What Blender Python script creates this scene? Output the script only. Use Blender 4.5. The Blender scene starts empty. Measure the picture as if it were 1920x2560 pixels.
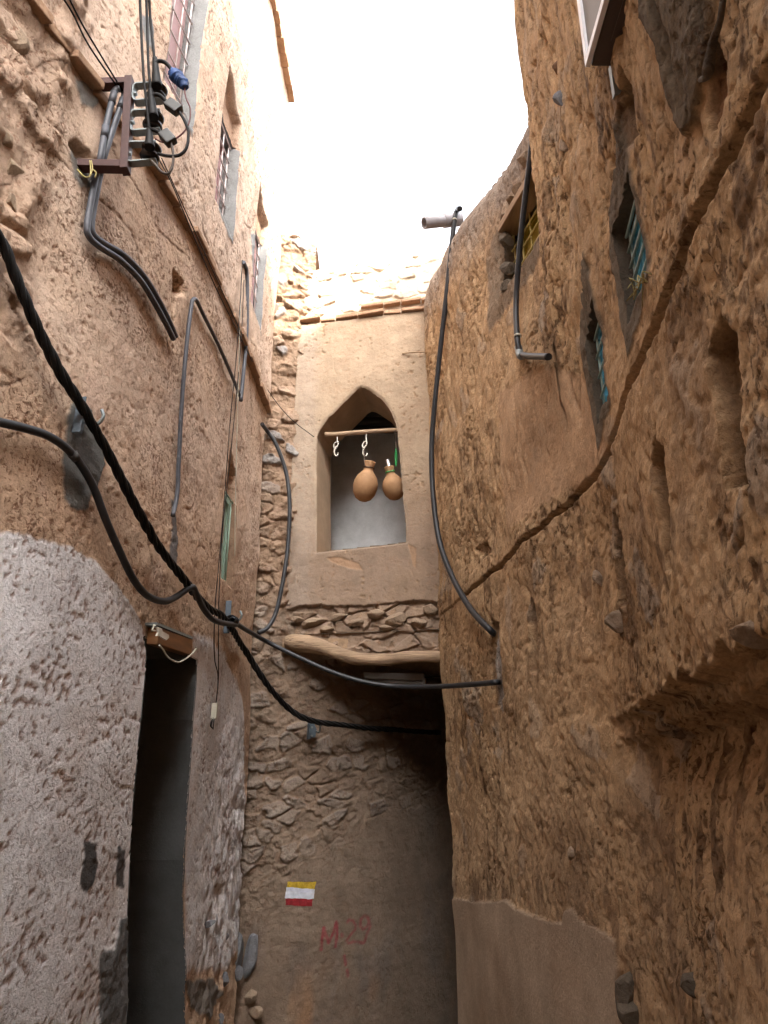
import bpy, bmesh, math, random
import numpy as np
from mathutils import Vector, Matrix
random.seed(4)
R = math.radians
SC = bpy.context.scene
COL = SC.collection

# ---------------------------------------------------------------- camera
F, PITCH, CAMZ = 1850.0, R(20), 1.6
cd = bpy.data.cameras.new("camera"); cam = bpy.data.objects.new("camera", cd); COL.objects.link(cam)
cam.location = (0, 0, CAMZ); cam.rotation_euler = (R(90) + PITCH, 0, 0)
cd.sensor_fit = 'VERTICAL'; cd.sensor_height = 36.0; cd.lens = 36.0 * F / 2560.0
cd.clip_start = 0.05; cd.clip_end = 500
SC.camera = cam

# ---------------------------------------------------------------- light
SUN = Vector((0.27, -0.75, 0.62)).normalized()          # direction towards the sun
elev = math.asin(SUN.z); azim = math.atan2(SUN.x, SUN.y)
w = bpy.data.worlds.new("World"); SC.world = w; w.use_nodes = True
nt = w.node_tree; bg = nt.nodes['Background']
sky = nt.nodes.new('ShaderNodeTexSky'); sky.sky_type = 'NISHITA'; sky.sun_disc = False
sky.sun_elevation = elev; sky.sun_rotation = azim; sky.dust_density = 6.0; sky.air_density = 0.7; sky.ozone_density = 0.6
# hazy desert sky: the blue washed out by dust, with an even bright veil over it
hs = nt.nodes.new('ShaderNodeHueSaturation'); hs.inputs['Saturation'].default_value = .22; nt.links.new(sky.outputs[0], hs.inputs['Color'])
veil = nt.nodes.new('ShaderNodeMix'); veil.data_type = 'RGBA'; veil.blend_type = 'LIGHTEN'; veil.inputs['Factor'].default_value = 1.0
nt.links.new(hs.outputs[0], veil.inputs['A']); veil.inputs['B'].default_value = (2.1, 2.2, 2.42, 1)
nt.links.new(veil.outputs['Result'], bg.inputs[0]); bg.inputs[1].default_value = 0.15
ld = bpy.data.lights.new("sun", 'SUN'); ld.energy = 2.0; ld.angle = R(0.6); ld.color = (1, .93, .82)
lo = bpy.data.objects.new("sun", ld); COL.objects.link(lo); lo.rotation_euler = SUN.to_track_quat('Z', 'Y').to_euler()
SC.view_settings.view_transform = 'Standard'; SC.view_settings.look = 'None'
SC.view_settings.exposure = 3.02; SC.view_settings.gamma = 1.0
SC.cycles.max_bounces = 8; SC.cycles.diffuse_bounces = 6

# ---------------------------------------------------------------- picture -> place
cp, sp = math.cos(PITCH), math.sin(PITCH)
def ray(px, py):
    u = (px - 960) / F; v = (1280 - py) / F
    return Vector((u, cp - v * sp, sp + v * cp))
def PY(px, py, Y):
    d = ray(px, py); t = Y / d.y
    return Vector((d.x * t, Y, CAMZ + d.z * t))
_zz = {1: (0, 0, .434), 2: (600, 500, .3617), 3: (1200, 0, .434), 4: (0, 900, .434), 5: (600, 1300, .3617),
       6: (1050, 900, .5244), 7: (0, 1700, .4822), 8: (1050, 1700, .5244), 11: (680, 2180, .1929), 12: (180, 180, .1929),
       13: (780, 960, .1688), 14: (360, 1540, .09644), 15: (1440, 0, .12055), 16: (520, 1400, .14467), 17: (480, 2200, .16878)}
def z(k, *pts):
    ox, oy, s = _zz[k]
    r = [(ox + x * s, oy + y * s) for x, y in pts]
    return r

def smooth_table(pts, lo_, hi_, sig=.12):
    t = np.linspace(lo_, hi_, 1400)
    p = np.array(sorted(pts)); v = np.interp(t, p[:, 0], p[:, 1])
    step = t[1] - t[0]; n = int(3 * sig / step); k = np.exp(-.5 * (np.arange(-n, n + 1) * step / sig) ** 2); k /= k.sum()
    v = np.convolve(np.pad(v, n, mode='edge'), k, mode='valid')
    return t, v
tL = smooth_table([(-8, -1.9), (0, -1.72), (1.5, -1.5), (2.17, -1.313), (2.86, -1.103), (3.53, -1.015), (4.17, -.974), (5.29, -.932), (6.5, -.9)], -8, 6.5, .22)
tB = smooth_table([(1.5, .70), (2.18, .786), (2.62, .84), (3.05, .77), (3.55, .682), (4.57, .53), (5.3, .42), (6, .32)], 1.5, 6, .10)
tA = smooth_table([(-8, .75), (.3, .66), (.937, .652), (1.42, .685), (2.18, .786), (2.62, .845), (3.3, .80)], -8, 3.3, .10)
def sst(x, a, b):
    t = np.clip((np.asarray(x, float) - a) / (b - a), 0, 1); return t * t * (3 - 2 * t)
def LX(Y, Z):
    return np.interp(Y, *tL) + 0 * np.asarray(Z, float)
def BX(Y, Z):
    return np.interp(Y, *tB) - .02 * (np.asarray(Z, float) - 1.6) + .10 * sst(Z, 3.3, 4.0) * (1 - sst(Y, 3.0, 4.4))
def AX(Y, Z):
    lowp = np.interp(np.clip(Y, 1.5, 6), *tB); up = np.interp(Y, *tA)
    k = sst(Z, 2.9, 3.6) * (np.asarray(Y, float) > 1.5) + 1.0 * (np.asarray(Y, float) <= 1.5)
    k = np.where(np.asarray(Y, float) < 2.3, 1.0, k)
    return lowp * (1 - k) + up * k - .02 * (np.asarray(Z, float) - 1.6)
def GY(X, Z):
    return 5.5 - .2 * (np.asarray(X, float) + .65) + 0 * np.asarray(Z, float)
tS = smooth_table([(-2, 5.35), (-.9, 5.42), (-.5, 5.64), (0, 6.08), (.5, 6.8), (2.6, 8.9)], -2, 2.6, .12)
def SY(X, Z):
    return np.interp(X, *tS) + 0 * np.asarray(Z, float)
SURF = {'L': LX, 'A': AX, 'B': BX, 'G': GY, 'S': SY}
def P(s, px, py, off=0.0):
    """point of the real wall seen at that pixel, pushed off the wall by off"""
    d = ray(px, py)
    ts = np.linspace(.6, 14, 2400)
    X, Y, Z = d.x * ts, d.y * ts, CAMZ + d.z * ts
    if s in 'LAB':
        g = (SURF[s](Y, Z) + off - X) if s == 'L' else X - (SURF[s](Y, Z) - off)          # + when beyond wall
    else:
        g = Y - (SURF[s](X, Z) - off)
    k = int(np.argmax(g > 0)) or len(ts) - 1
    a, b = ts[k - 1], ts[k]; ga, gb = g[k - 1], g[k]
    t = a + (b - a) * (-ga) / (gb - ga) if gb != ga else a
    p = Vector((d.x * t, d.y * t, CAMZ + d.z * t))
    return p
def PW(s, pts):
    """pixel outline -> outline in the wall's own plane coordinates"""
    out = []
    for a, b in pts:
        p = P(s, a, b); out.append((p.y, p.z) if s in 'LAB' else (p.x, p.z))
    return out

# ---------------------------------------------------------------- noise on grids
def _h(ix, iy, seed):
    h = (ix.astype(np.int64) * 374761393 + iy.astype(np.int64) * 668265263 + seed * 1442695041) & 0xffffffff
    h = ((h ^ (h >> 13)) * 1274126177) & 0xffffffff
    h = (h ^ (h >> 16)) & 0xffffffff
    return h
def gnoise(x, y, seed=0):
    x0 = np.floor(x); y0 = np.floor(y); fx = x - x0; fy = y - y0
    ux = fx * fx * fx * (fx * (fx * 6 - 15) + 10); uy = fy * fy * fy * (fy * (fy * 6 - 15) + 10)
    def g(dx, dy):
        a = _h(x0 + dx, y0 + dy, seed) * (2 * math.pi / 4294967296.0)
        return np.cos(a) * (fx - dx) + np.sin(a) * (fy - dy)
    n0 = g(0, 0) * (1 - ux) + g(1, 0) * ux; n1 = g(0, 1) * (1 - ux) + g(1, 1) * ux
    return (n0 * (1 - uy) + n1 * uy) * 1.4
def fbm(x, y, f, octv=4, seed=0, ax=1.0, ay=1.0, gain=.5):
    s = 0; a = 1; t = 0
    for o in range(octv):
        s = s + a * gnoise(x * f * ax + 17.3 * o, y * f * ay - 9.1 * o, seed + o * 7); t += a; f *= 2.03; a *= gain
    return s / t
def ridge(x, y, f, octv=3, seed=0, ax=1., ay=1.):
    s = 0; a = 1; t = 0
    for o in range(octv):
        s = s + a * (1 - 2.2 * np.abs(gnoise(x * f * ax, y * f * ay, seed + 31 * o))); t += a; f *= 2.1; a *= .5
    return np.clip(s / t, -1, 1)
def cells(x, y, seed=0, tilt=False):
    x0 = np.floor(x); y0 = np.floor(y)
    f1 = np.full(x.shape, 9.); f2 = np.full(x.shape, 9.); idv = np.zeros(x.shape); tl = np.zeros(x.shape)
    for dx in (-1, 0, 1):
        for dy in (-1, 0, 1):
            h = _h(x0 + dx, y0 + dy, seed)
            cx = x0 + dx + (h & 0xffff) / 65536.0; cy = y0 + dy + ((h >> 16) & 0xffff) / 65536.0
            d = np.maximum(np.hypot(x - cx, y - cy), 0); nid = ((h >> 5) & 0xfff) / 4096.0; ang = (h & 0x3ff) / 1024.0 * 6.283; tt = (x - cx) * np.cos(ang) + (y - cy) * np.sin(ang)
            m = d < f1
            f2 = np.where(m, f1, np.minimum(f2, d)); idv = np.where(m, nid, idv); tl = np.where(m, tt, tl); f1 = np.where(m, d, f1)
    return (f1, f2, idv, tl) if tilt else (f1, f2, idv)
def sdf(A, B, poly, pad=.12):
    """signed distance (+ inside) to a closed outline, only near it"""
    out = np.full(A.shape, -1.0)
    p = np.array(poly); a0, b0 = p.min(0) - pad; a1, b1 = p.max(0) + pad
    m = (A > a0) & (A < a1) & (B > b0) & (B < b1)
    if not m.any(): return out
    x = A[m]; y = B[m]; d = np.full(x.shape, 9.); ins = np.zeros(x.shape, bool)
    n = len(p)
    for i in range(n):
        ax_, ay_ = p[i]; bx_, by_ = p[(i + 1) % n]
        ex, ey = bx_ - ax_, by_ - ay_; L2 = ex * ex + ey * ey + 1e-12
        t = np.clip(((x - ax_) * ex + (y - ay_) * ey) / L2, 0, 1)
        d = np.minimum(d, np.hypot(x - ax_ - t * ex, y - ay_ - t * ey))
        c = ((ay_ > y) != (by_ > y)) & (x < (bx_ - ax_) * (y - ay_) / ((by_ - ay_) if by_ != ay_ else 1e-9) + ax_)
        ins ^= c
    out[m] = np.where(ins, d, -d)
    return out
def sdl(A, B, pts, pad=.15):
    """distance to an open line"""
    out = np.full(A.shape, 9.0)
    p = np.array(pts); a0, b0 = p.min(0) - pad; a1, b1 = p.max(0) + pad
    m = (A > a0) & (A < a1) & (B > b0) & (B < b1)
    if not m.any(): return out
    x = A[m]; y = B[m]; d = np.full(x.shape, 9.)
    for i in range(len(p) - 1):
        ax_, ay_ = p[i]; ex, ey = p[i + 1] - p[i]; L2 = ex * ex + ey * ey + 1e-12
        t = np.clip(((x - ax_) * ex + (y - ay_) * ey) / L2, 0, 1)
        d = np.minimum(d, np.hypot(x - ax_ - t * ex, y - ay_ - t * ey))
    out[m] = d
    return out
def mix(c, k, new):
    k = np.clip(k, 0, 1)[..., None]
    return c * (1 - k) + np.array(new) * k

# ---------------------------------------------------------------- materials
def nodes_of(m):
    m.use_nodes = True; t = m.node_tree
    return t, t.nodes['Principled BSDF'], lambda k, **kw: _mk(t, k, kw)
def _mk(t, k, kw):
    n = t.nodes.new(k)
    for a, b in kw.items():
        if a in ('operation', 'blend_type', 'data_type', 'attribute_name', 'feature', 'distance', 'noise_dimensions'): setattr(n, a, b)
        else: n.inputs[a.replace('_', ' ')].default_value = b
    return n
def ramp(t, src, a, b, ca=0.0, cb=1.0):
    r = t.nodes.new('ShaderNodeMapRange'); t.links.new(src, r.inputs[0])
    r.inputs[1].default_value = a; r.inputs[2].default_value = b; r.inputs[3].default_value = ca; r.inputs[4].default_value = cb
    r.clamp = True; return r.outputs[0]
def coords(t, scale=(1, 1, 1)):
    c = t.nodes.new('ShaderNodeTexCoord'); m = t.nodes.new('ShaderNodeMapping'); m.inputs['Scale'].default_value = scale
    t.links.new(c.outputs['Object'], m.inputs[0]); return m.outputs[0]
def mudmat(name, base=None, under=(.26, .14, .075), pit=.8, pitscale=26, bump=.9, stretch=(1, 1, 1), grain=.25, rough=.92, tint=1.0, streak=0.0):
    """mud plaster: colour from the mesh's own 'col' attribute, small straw pits and grit from noise"""
    m = bpy.data.materials.new(name); t, b, N = nodes_of(m); L = t.links.new
    uv = coords(t, stretch)
    if base is None:
        at = t.nodes.new('ShaderNodeAttribute'); at.attribute_name = 'col'; csrc = at.outputs['Color']
        pa = t.nodes.new('ShaderNodeAttribute'); pa.attribute_name = 'pit'; pamt = pa.outputs['Fac']
    else:
        rgb = t.nodes.new('ShaderNodeRGB'); rgb.outputs[0].default_value = (*base, 1); csrc = rgb.outputs[0]
        vv = t.nodes.new('ShaderNodeValue'); vv.outputs[0].default_value = pit; pamt = vv.outputs[0]
    n1 = N('ShaderNodeTexNoise', Scale=pitscale, Detail=6.0, Roughness=.68, Distortion=.5); L(uv, n1.inputs['Vector'])
    n2 = N('ShaderNodeTexNoise', Scale=pitscale * .22, Detail=3.0, Roughness=.6); L(uv, n2.inputs['Vector'])
    n3 = N('ShaderNodeTexNoise', Scale=95.0, Detail=5.0, Roughness=.75); L(uv, n3.inputs['Vector'])
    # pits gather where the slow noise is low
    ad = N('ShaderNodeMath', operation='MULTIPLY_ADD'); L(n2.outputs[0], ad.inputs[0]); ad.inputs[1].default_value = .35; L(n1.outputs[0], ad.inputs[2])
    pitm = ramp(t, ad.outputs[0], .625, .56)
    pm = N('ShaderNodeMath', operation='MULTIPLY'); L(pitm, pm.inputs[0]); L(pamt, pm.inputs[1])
    # colour
    g = ramp(t, n3.outputs[0], .25, .75, 1 - grain, 1 + grain)
    n4 = N('ShaderNodeTexNoise', Scale=7.0, Detail=6.0, Roughness=.65); L(uv, n4.inputs['Vector'])
    g2 = ramp(t, n4.outputs[0], .3, .7, .84, 1.14)
    gm = N('ShaderNodeMath', operation='MULTIPLY'); L(g, gm.inputs[0]); L(g2, gm.inputs[1])
    vm = t.nodes.new('ShaderNodeVectorMath'); vm.operation = 'SCALE'; L(csrc, vm.inputs[0]); L(gm.outputs[0], vm.inputs['Scale'])
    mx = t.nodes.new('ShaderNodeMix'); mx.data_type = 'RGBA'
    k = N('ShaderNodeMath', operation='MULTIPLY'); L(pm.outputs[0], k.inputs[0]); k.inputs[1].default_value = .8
    L(k.outputs[0], mx.inputs['Factor']); L(vm.outputs[0], mx.inputs['A']); mx.inputs['B'].default_value = (*under, 1)  # pits take the underlayer's brown, set darker as painted-in shade
    L(mx.outputs['Result'], b.inputs['Base Color'])
    b.inputs['Roughness'].default_value = rough; b.inputs['Specular IOR Level'].default_value = .25
    # relief
    h1 = N('ShaderNodeMath', operation='MULTIPLY'); L(pm.outputs[0], h1.inputs[0]); h1.inputs[1].default_value = -.005
    ha = N('ShaderNodeMath', operation='MULTIPLY_ADD'); L(pamt, ha.inputs[0]); ha.inputs[1].default_value = .0105; ha.inputs[2].default_value = .0022
    h2 = N('ShaderNodeMath', operation='MULTIPLY_ADD'); L(n1.outputs[0], h2.inputs[0]); L(ha.outputs[0], h2.inputs[1]); L(h1.outputs[0], h2.inputs[2])
    h3 = N('ShaderNodeMath', operation='MULTIPLY_ADD'); L(n3.outputs[0], h3.inputs[0]); h3.inputs[1].default_value = .0055; L(h2.outputs[0], h3.inputs[2])
    bp = t.nodes.new('ShaderNodeBump'); bp.inputs['Strength'].default_value = bump; bp.inputs['Distance'].default_value = 1.0
    L(h3.outputs[0], bp.inputs['Height']); L(bp.outputs[0], b.inputs['Normal'])
    return m
def simple(name, col, rough=.6, metal=0.0, var=.15, scale=30, bump=.0, spec=.4, stretch=(1, 1, 1)):
    m = bpy.data.materials.new(name); t, b, N = nodes_of(m); L = t.links.new
    uv = coords(t, stretch)
    n = N('ShaderNodeTexNoise', Scale=float(scale), Detail=6.0, Roughness=.65); L(uv, n.inputs['Vector'])
    vm = t.nodes.new('ShaderNodeVectorMath'); vm.operation = 'SCALE'
    vm.inputs[0].default_value = col; L(ramp(t, n.outputs[0], .3, .7, 1 - var, 1 + var), vm.inputs['Scale'])
    L(vm.outputs[0], b.inputs['Base Color'])
    b.inputs['Roughness'].default_value = rough; b.inputs['Metallic'].default_value = metal; b.inputs['Specular IOR Level'].default_value = spec
    if bump:
        bp = t.nodes.new('ShaderNodeBump'); bp.inputs['Strength'].default_value = 1.0; bp.inputs['Distance'].default_value = bump
        L(n.outputs[0], bp.inputs['Height']); L(bp.outputs[0], b.inputs['Normal'])
    return m
M = {}
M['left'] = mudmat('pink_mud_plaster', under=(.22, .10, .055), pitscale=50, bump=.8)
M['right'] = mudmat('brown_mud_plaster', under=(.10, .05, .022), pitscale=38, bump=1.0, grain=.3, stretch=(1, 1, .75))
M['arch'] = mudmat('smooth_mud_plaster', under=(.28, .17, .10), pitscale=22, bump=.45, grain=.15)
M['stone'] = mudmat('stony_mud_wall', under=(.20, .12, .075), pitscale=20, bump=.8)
M['cement'] = mudmat('grey_cement', base=(.085, .088, .088), under=(.05, .05, .05), pit=.12, pitscale=14, bump=.25, grain=.12)
M['reveal'] = mudmat('cement_reveal', base=(.20, .20, .195), under=(.12, .11, .1), pit=.25, pitscale=20, bump=.4)
M['mudreveal'] = mudmat('mud_reveal', base=(.22, .14, .09), under=(.12, .08, .05), pit=.5, pitscale=20, bump=.7)
M['darkcement'] = mudmat('dark_cement_reveal', base=(.12, .095, .07), under=(.07, .05, .035), pit=.6, pitscale=26, bump=.9)
M['intrados'] = mudmat('smooth_arch_lining', base=(.36, .255, .17), under=(.3, .2, .12), pit=.15, pitscale=12, bump=.2, grain=.08)
M['room'] = mudmat('grey_room_plaster', base=(.56, .56, .555), under=(.25, .2, .17), pit=.1, pitscale=9, bump=.2, grain=.08)
M['brick'] = mudmat('clay_slab', base=(.34, .21, .13), under=(.2, .1, .05), pit=.4, pitscale=30, bump=.7)
M['brickR'] = mudmat('dark_clay_slab', base=(.17, .095, .052), under=(.12, .06, .03), pit=.5, pitscale=30, bump=.7)
M['rock'] = mudmat('grey_rock', base=(.20, .205, .22), under=(.14, .13, .12), pit=.4, pitscale=18, bump=.8)
M['rocktan'] = mudmat('tan_rock', base=(.29, .215, .15), under=(.2, .12, .07), pit=.4, pitscale=18, bump=.8)
M['ground'] = mudmat('dusty_ground', base=(.17, .125, .085), under=(.15, .1, .07), pit=.6, pitscale=16, bump=.8)
M['log'] = simple('weathered_log', (.34, .235, .15), .9, var=.45, scale=55, bump=.012, stretch=(.07, 1, 1.3))
M['wood'] = simple('old_wood', (.30, .20, .12), .8, var=.3, scale=25, bump=.006, stretch=(1, .15, 1))
M['orange_wood'] = simple('varnished_plank', (.17, .075, .028), .45, var=.35, scale=18, stretch=(.4, .3, 2))
M['rust'] = simple('rust_red_steel', (.055, .018, .014), .6, var=.25, scale=40, bump=.001)
M['galv'] = simple('galvanised_steel', (.23, .26, .26), .5, metal=.4, var=.12, scale=30)
M['insul'] = simple('brown_porcelain', (.012, .008, .007), .25, var=.2)
M['conduit'] = simple('grey_plastic_conduit', (.075, .08, .095), .5, var=.15, scale=15)
M['cable'] = simple('black_cable_sheath', (.010, .0095, .0095), .6, var=.3, scale=40, spec=.2)
M['hose'] = simple('black_plastic_pipe', (.022, .024, .028), .45, var=.2, scale=12)
M['brownwire'] = simple('brown_insulation', (.05, .03, .018), .5)
M['redwire'] = simple('red_insulation', (.09, .012, .01), .5)
M['whitewire'] = simple('white_insulation', (.45, .42, .34), .5)
M['yellowcord'] = simple('yellow_cord', (.36, .30, .12), .8)
M['greencord'] = simple('green_cord', (.03, .30, .08), .7)
M['blue'] = simple('blue_tape', (.03, .08, .24), .45, bump=.004, scale=60)
M['connector'] = simple('dark_connector', (.05, .05, .048), .45, var=.2)
M['steelplate'] = simple('pale_steel_bracket', (.11, .14, .17), .5, metal=.3, var=.15)
M['pvc'] = simple('grey_pvc', (.36, .35, .38), .45, var=.1)
M['clay'] = simple('fired_clay', (.33, .185, .09), .75, var=.28, scale=8, bump=.001)
M['hook'] = simple('white_painted_hook', (.6, .57, .5), .5)
M['chrome'] = simple('bright_metal', (.6, .6, .6), .25, metal=1.0)
M['pinkleaf'] = simple('pink_painted_shutter', (.42, .27, .265), .6, var=.08, scale=6)
M['pinkbar'] = simple('pale_pink_grille', (.6, .52, .5), .5)
M['blueleaf'] = simple('blue_painted_shutter', (.10, .33, .44), .6, var=.45, scale=22)
M['bluebar'] = simple('pale_blue_grille', (.30, .40, .38), .5)
M['yelleaf'] = simple('yellow_painted_shutter', (.36, .28, .04), .6, var=.15, scale=7)
M['yelbar'] = simple('cream_grille', (.55, .45, .16), .5)
M['greenleaf'] = simple('pale_green_shutter', (.30, .42, .34), .6, var=.2, scale=12)
M['glassdark'] = simple('dark_opening', (.03, .025, .02), .7)
M['box'] = simple('painted_steel_cabinet', (.10, .075, .065), .5, var=.08, scale=5)
M['boxface'] = simple('cabinet_face', (.16, .15, .14), .5, var=.08, scale=5)
M['boxedge'] = simple('white_cabinet_edge', (.9, .9, .92), .4, var=.02)
M['tube'] = simple('lamp_housing', (.15, .135, .12), .5, var=.08)
M['yellowpaint'] = simple('yellow_paint', (.50, .34, .03), .8, var=.35, scale=45)
M['whitepaint'] = simple('white_paint', (.62, .64, .72), .8, var=.15, scale=45)
M['redpaint'] = simple('red_paint', (.26, .015, .02), .8, var=.35, scale=45)

# ---------------------------------------------------------------- object helpers
def tag(o, label, cat, group=None):
    o['label'] = label; o['category'] = cat
    if group: o['group'] = group
    return o
def thing(name, label, cat, loc=(0, 0, 0), group=None):
    o = bpy.data.objects.new(name, None); COL.objects.link(o); o.location = loc; o.empty_display_size = .1
    return tag(o, label, cat, group)
def link(name, me, mats, parent=None):
    for m_ in (mats if isinstance(mats, (list, tuple)) else [mats]): me.materials.append(M[m_] if isinstance(m_, str) else m_)
    o = bpy.data.objects.new(name, me); COL.objects.link(o)
    if parent is not None:
        o.parent = parent
        l = parent.matrix_world if False else None
        loc = Vector(parent.location); p = parent.parent
        while p is not None: loc += Vector(p.location); p = p.parent
        o.location = -loc
    return o
class MB:
    def __init__(s): s.v = []; s.f = []; s.sm = []
    def add(s, vs, fs, smooth=False):
        k = len(s.v); s.v += [tuple(v) for v in vs]; s.f += [tuple(i + k for i in f) for f in fs]; s.sm += [smooth] * len(fs); return s
    def box(s, c, size, rot=None):
        c = Vector(c); hx, hy, hz = [a / 2 for a in size]
        vs = [Vector((x, y, zz)) for x in (-hx, hx) for y in (-hy, hy) for zz in (-hz, hz)]
        if rot is not None: vs = [rot @ v for v in vs]
        return s.add([v + c for v in vs], [(0, 1, 3, 2), (4, 6, 7, 5), (0, 4, 5, 1), (2, 3, 7, 6), (0, 2, 6, 4), (1, 5, 7, 3)])
    def bar(s, a, b, w, h=None, up=(0, 0, 1)):
        a = Vector(a); b = Vector(b); d = (b - a); L = d.length; d.normalize(); h = h or w
        up = Vector(up); x = d.cross(up)
        if x.length < 1e-4: x = d.cross(Vector((0, 1, 0)))
        x.normalize(); y = x.cross(d)
        return s.box((a + b) / 2, (w, L, h), Matrix((x, d, y)).transposed())
    def tube(s, pts, r, n=8, res=6, close=True, straight=False):
        p = [Vector(q) for q in pts]
        rr = r if isinstance(r, (list, tuple)) else [r] * len(p)
        c = []; cr = []
        if straight or len(p) < 3: c = p; cr = list(rr)
        else:
            q = [p[0] * 2 - p[1]] + p + [p[-1] * 2 - p[-2]]
            for i in range(1, len(q) - 2):
                for k in range(res):
                    t = k / res; a, b, cc, d = q[i - 1], q[i], q[i + 1], q[i + 2]
                    c.append(.5 * ((2 * b) + (cc - a) * t + (2 * a - 5 * b + 4 * cc - d) * t * t + (3 * b - a - 3 * cc + d) * t ** 3))
                    cr.append(rr[i - 1] * (1 - t) + rr[i] * t)
            c.append(p[-1]); cr.append(rr[-1])
        vs = []; fs = []; nrm = None
        for i, q in enumerate(c):
            d = (c[min(i + 1, len(c) - 1)] - c[max(i - 1, 0)]).normalized()
            if nrm is None:
                nrm = d.orthogonal().normalized()
            else:
                nrm = (nrm - d * nrm.dot(d)); nrm = nrm.normalized() if nrm.length > 1e-6 else d.orthogonal().normalized()
            bn = d.cross(nrm)
            for k in range(n):
                a = 2 * math.pi * k / n; vs.append(q + (nrm * math.cos(a) + bn * math.sin(a)) * cr[i])
        for i in range(len(c) - 1):
            for k in range(n):
                fs.append((i * n + k, i * n + (k + 1) % n, (i + 1) * n + (k + 1) % n, (i + 1) * n + k))
        s.add(vs, fs, True)
        if close:
            k = len(s.v) - len(vs); s.f += [tuple(k + i for i in range(n))[::-1], tuple(k + (len(c) - 1) * n + i for i in range(n))]; s.sm += [False, False]
        return s
    def lathe(s, prof, n=24, mat=None):
        vs = []; fs = []
        for (r, h) in prof:
            for k in range(n):
                a = 2 * math.pi * k / n; v = Vector((r * math.cos(a), r * math.sin(a), h)); vs.append(mat @ v if mat is not None else v)
        for i in range(len(prof) - 1):
            for k in range(n): fs.append((i * n + k, i * n + (k + 1) % n, (i + 1) * n + (k + 1) % n, (i + 1) * n + k))
        return s.add(vs, fs, True)
    def prism(s, outline, d):
        """outline: list of points, d: thickness vector"""
        o = [Vector(p) for p in outline]; d = Vector(d); n = len(o)
        return s.add(o + [p + d for p in o], [tuple(range(n))[::-1], tuple(range(n, 2 * n))] + [(i, (i + 1) % n, (i + 1) % n + n, i + n) for i in range(n)])
    def build(s, name, mat, parent=None, bevel=0):
        me = bpy.data.meshes.new(name); me.from_pydata(s.v, [], s.f); me.polygons.foreach_set('use_smooth', s.sm); me.update()
        bm = bmesh.new(); bm.from_mesh(me); bmesh.ops.recalc_face_normals(bm, faces=bm.faces[:])
        if bevel: bmesh.ops.bevel(bm, geom=bm.edges[:], offset=bevel, segments=2, affect='EDGES', profile=.6)
        bm.to_mesh(me); bm.free()
        return link(name, me, mat, parent)
def grid_mesh(name, PX, PYY, PZ, col, pit, mats, matidx=None, keep=None, parent=None, flip=False):
    nu, nv = PX.shape
    co = np.stack([PX, PYY, PZ], -1).reshape(-1, 3).astype(np.float32)
    i = np.arange(nu * nv).reshape(nu, nv)
    q = np.stack([i[:-1, :-1], i[1:, :-1], i[1:, 1:], i[:-1, 1:]], -1).reshape(-1, 4)
    if flip: q = q[:, ::-1]
    mi = np.zeros(len(q), np.int32) if matidx is None else matidx.reshape(-1).astype(np.int32)
    if keep is not None: k = keep.reshape(-1); q = q[k]; mi = mi[k]
    me = bpy.data.meshes.new(name)
    me.vertices.add(len(co)); me.vertices.foreach_set('co', co.ravel())
    me.loops.add(q.size); me.loops.foreach_set('vertex_index', q.ravel().astype(np.int32))
    me.polygons.add(len(q)); me.polygons.foreach_set('loop_start', np.arange(0, q.size, 4, dtype=np.int32))
    me.polygons.foreach_set('loop_total', np.full(len(q), 4, np.int32))
    me.polygons.foreach_set('material_index', mi); me.polygons.foreach_set('use_smooth', mi == 0)
    me.update(calc_edges=True)
    a = me.attributes.new('col', 'FLOAT_COLOR', 'POINT')
    c4 = np.ones((nu * nv, 4), np.float32); c4[:, :3] = np.clip(col.reshape(-1, 3), .005, .95); a.data.foreach_set('color', c4.ravel())
    b = me.attributes.new('pit', 'FLOAT', 'POINT'); b.data.foreach_set('value', pit.astype(np.float32).ravel())
    return link(name, me, mats, parent)
def steps(*segs):
    out = []
    for a, b, s in segs: out.append(np.linspace(a, b, max(2, int(round((b - a) / s))), endpoint=False))
    return np.concatenate(out + [[segs[-1][1]]])
def rect(s, nb, fb, tp):
    """opening on a side wall: near-bottom, far-bottom pixels and a pixel on its top edge -> (Y0,Y1,Z0,Z1)"""
    a = P(s, *nb); b = P(s, *fb); t = P(s, *tp)
    return [min(a.y, b.y), max(a.y, b.y), (a.z + b.z) / 2, t.z]

# ================================================================ ground
g = MB(); g.add([(-60, -60, -.35), (60, -60, -.35), (60, 60, -.35), (-60, 60, -.35)], [(0, 1, 2, 3)])
go = g.build('ground', 'ground'); go['kind'] = 'structure'; go['label'] = 'dusty earth floor of the alley'

# ================================================================ LEFT HOUSE
left = thing('mud_house', 'tall pink mud plaster house along the left of the alley, whitewashed round its doorway', 'house', (-1.6, 3, 0))
W1 = rect('L', (400, 187), (470, 338), (470, 338)); W1[3] = W1[2] + 1.3
W2 = rect('L', (527, 500), (574, 602), (586, 345))
W3 = rect('L', (620, 745), (647, 838), (655, 590))
W4 = rect('L', (551, 1440), (578, 1475), (592, 1250))
door = PW('L', [(352, 1590), (486, 1648), (474, 1800), (462, 2150), (463, 2700), (311, 2700), (316, 2300), (322, 2100), (334, 1850), (357, 1640)])
U = steps((-4, 1.5, .08), (1.5, 5.32, .0075)); V = steps((-.38, 6.6, .0085), (6.6, 9.6, .03))
Yg, Zg = np.meshgrid(U, V, indexing='ij')
Zg = np.where(Zg > 4.5, 4.5 + (Zg - 4.5) * (np.interp(Yg, [-4, 0, 1.0], [5.2, 5.4, 9.6]) - 4.5) / 5.1, Zg)  # roof drops behind the camera, unseen, shaped to let more sky light in
X = LX(Yg, Zg)
big = fbm(Yg, Zg, .7, 3, 11); mid = fbm(Yg, Zg, 4.5, 4, 12); fine = fbm(Yg, Zg, 26, 3, 13)
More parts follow.
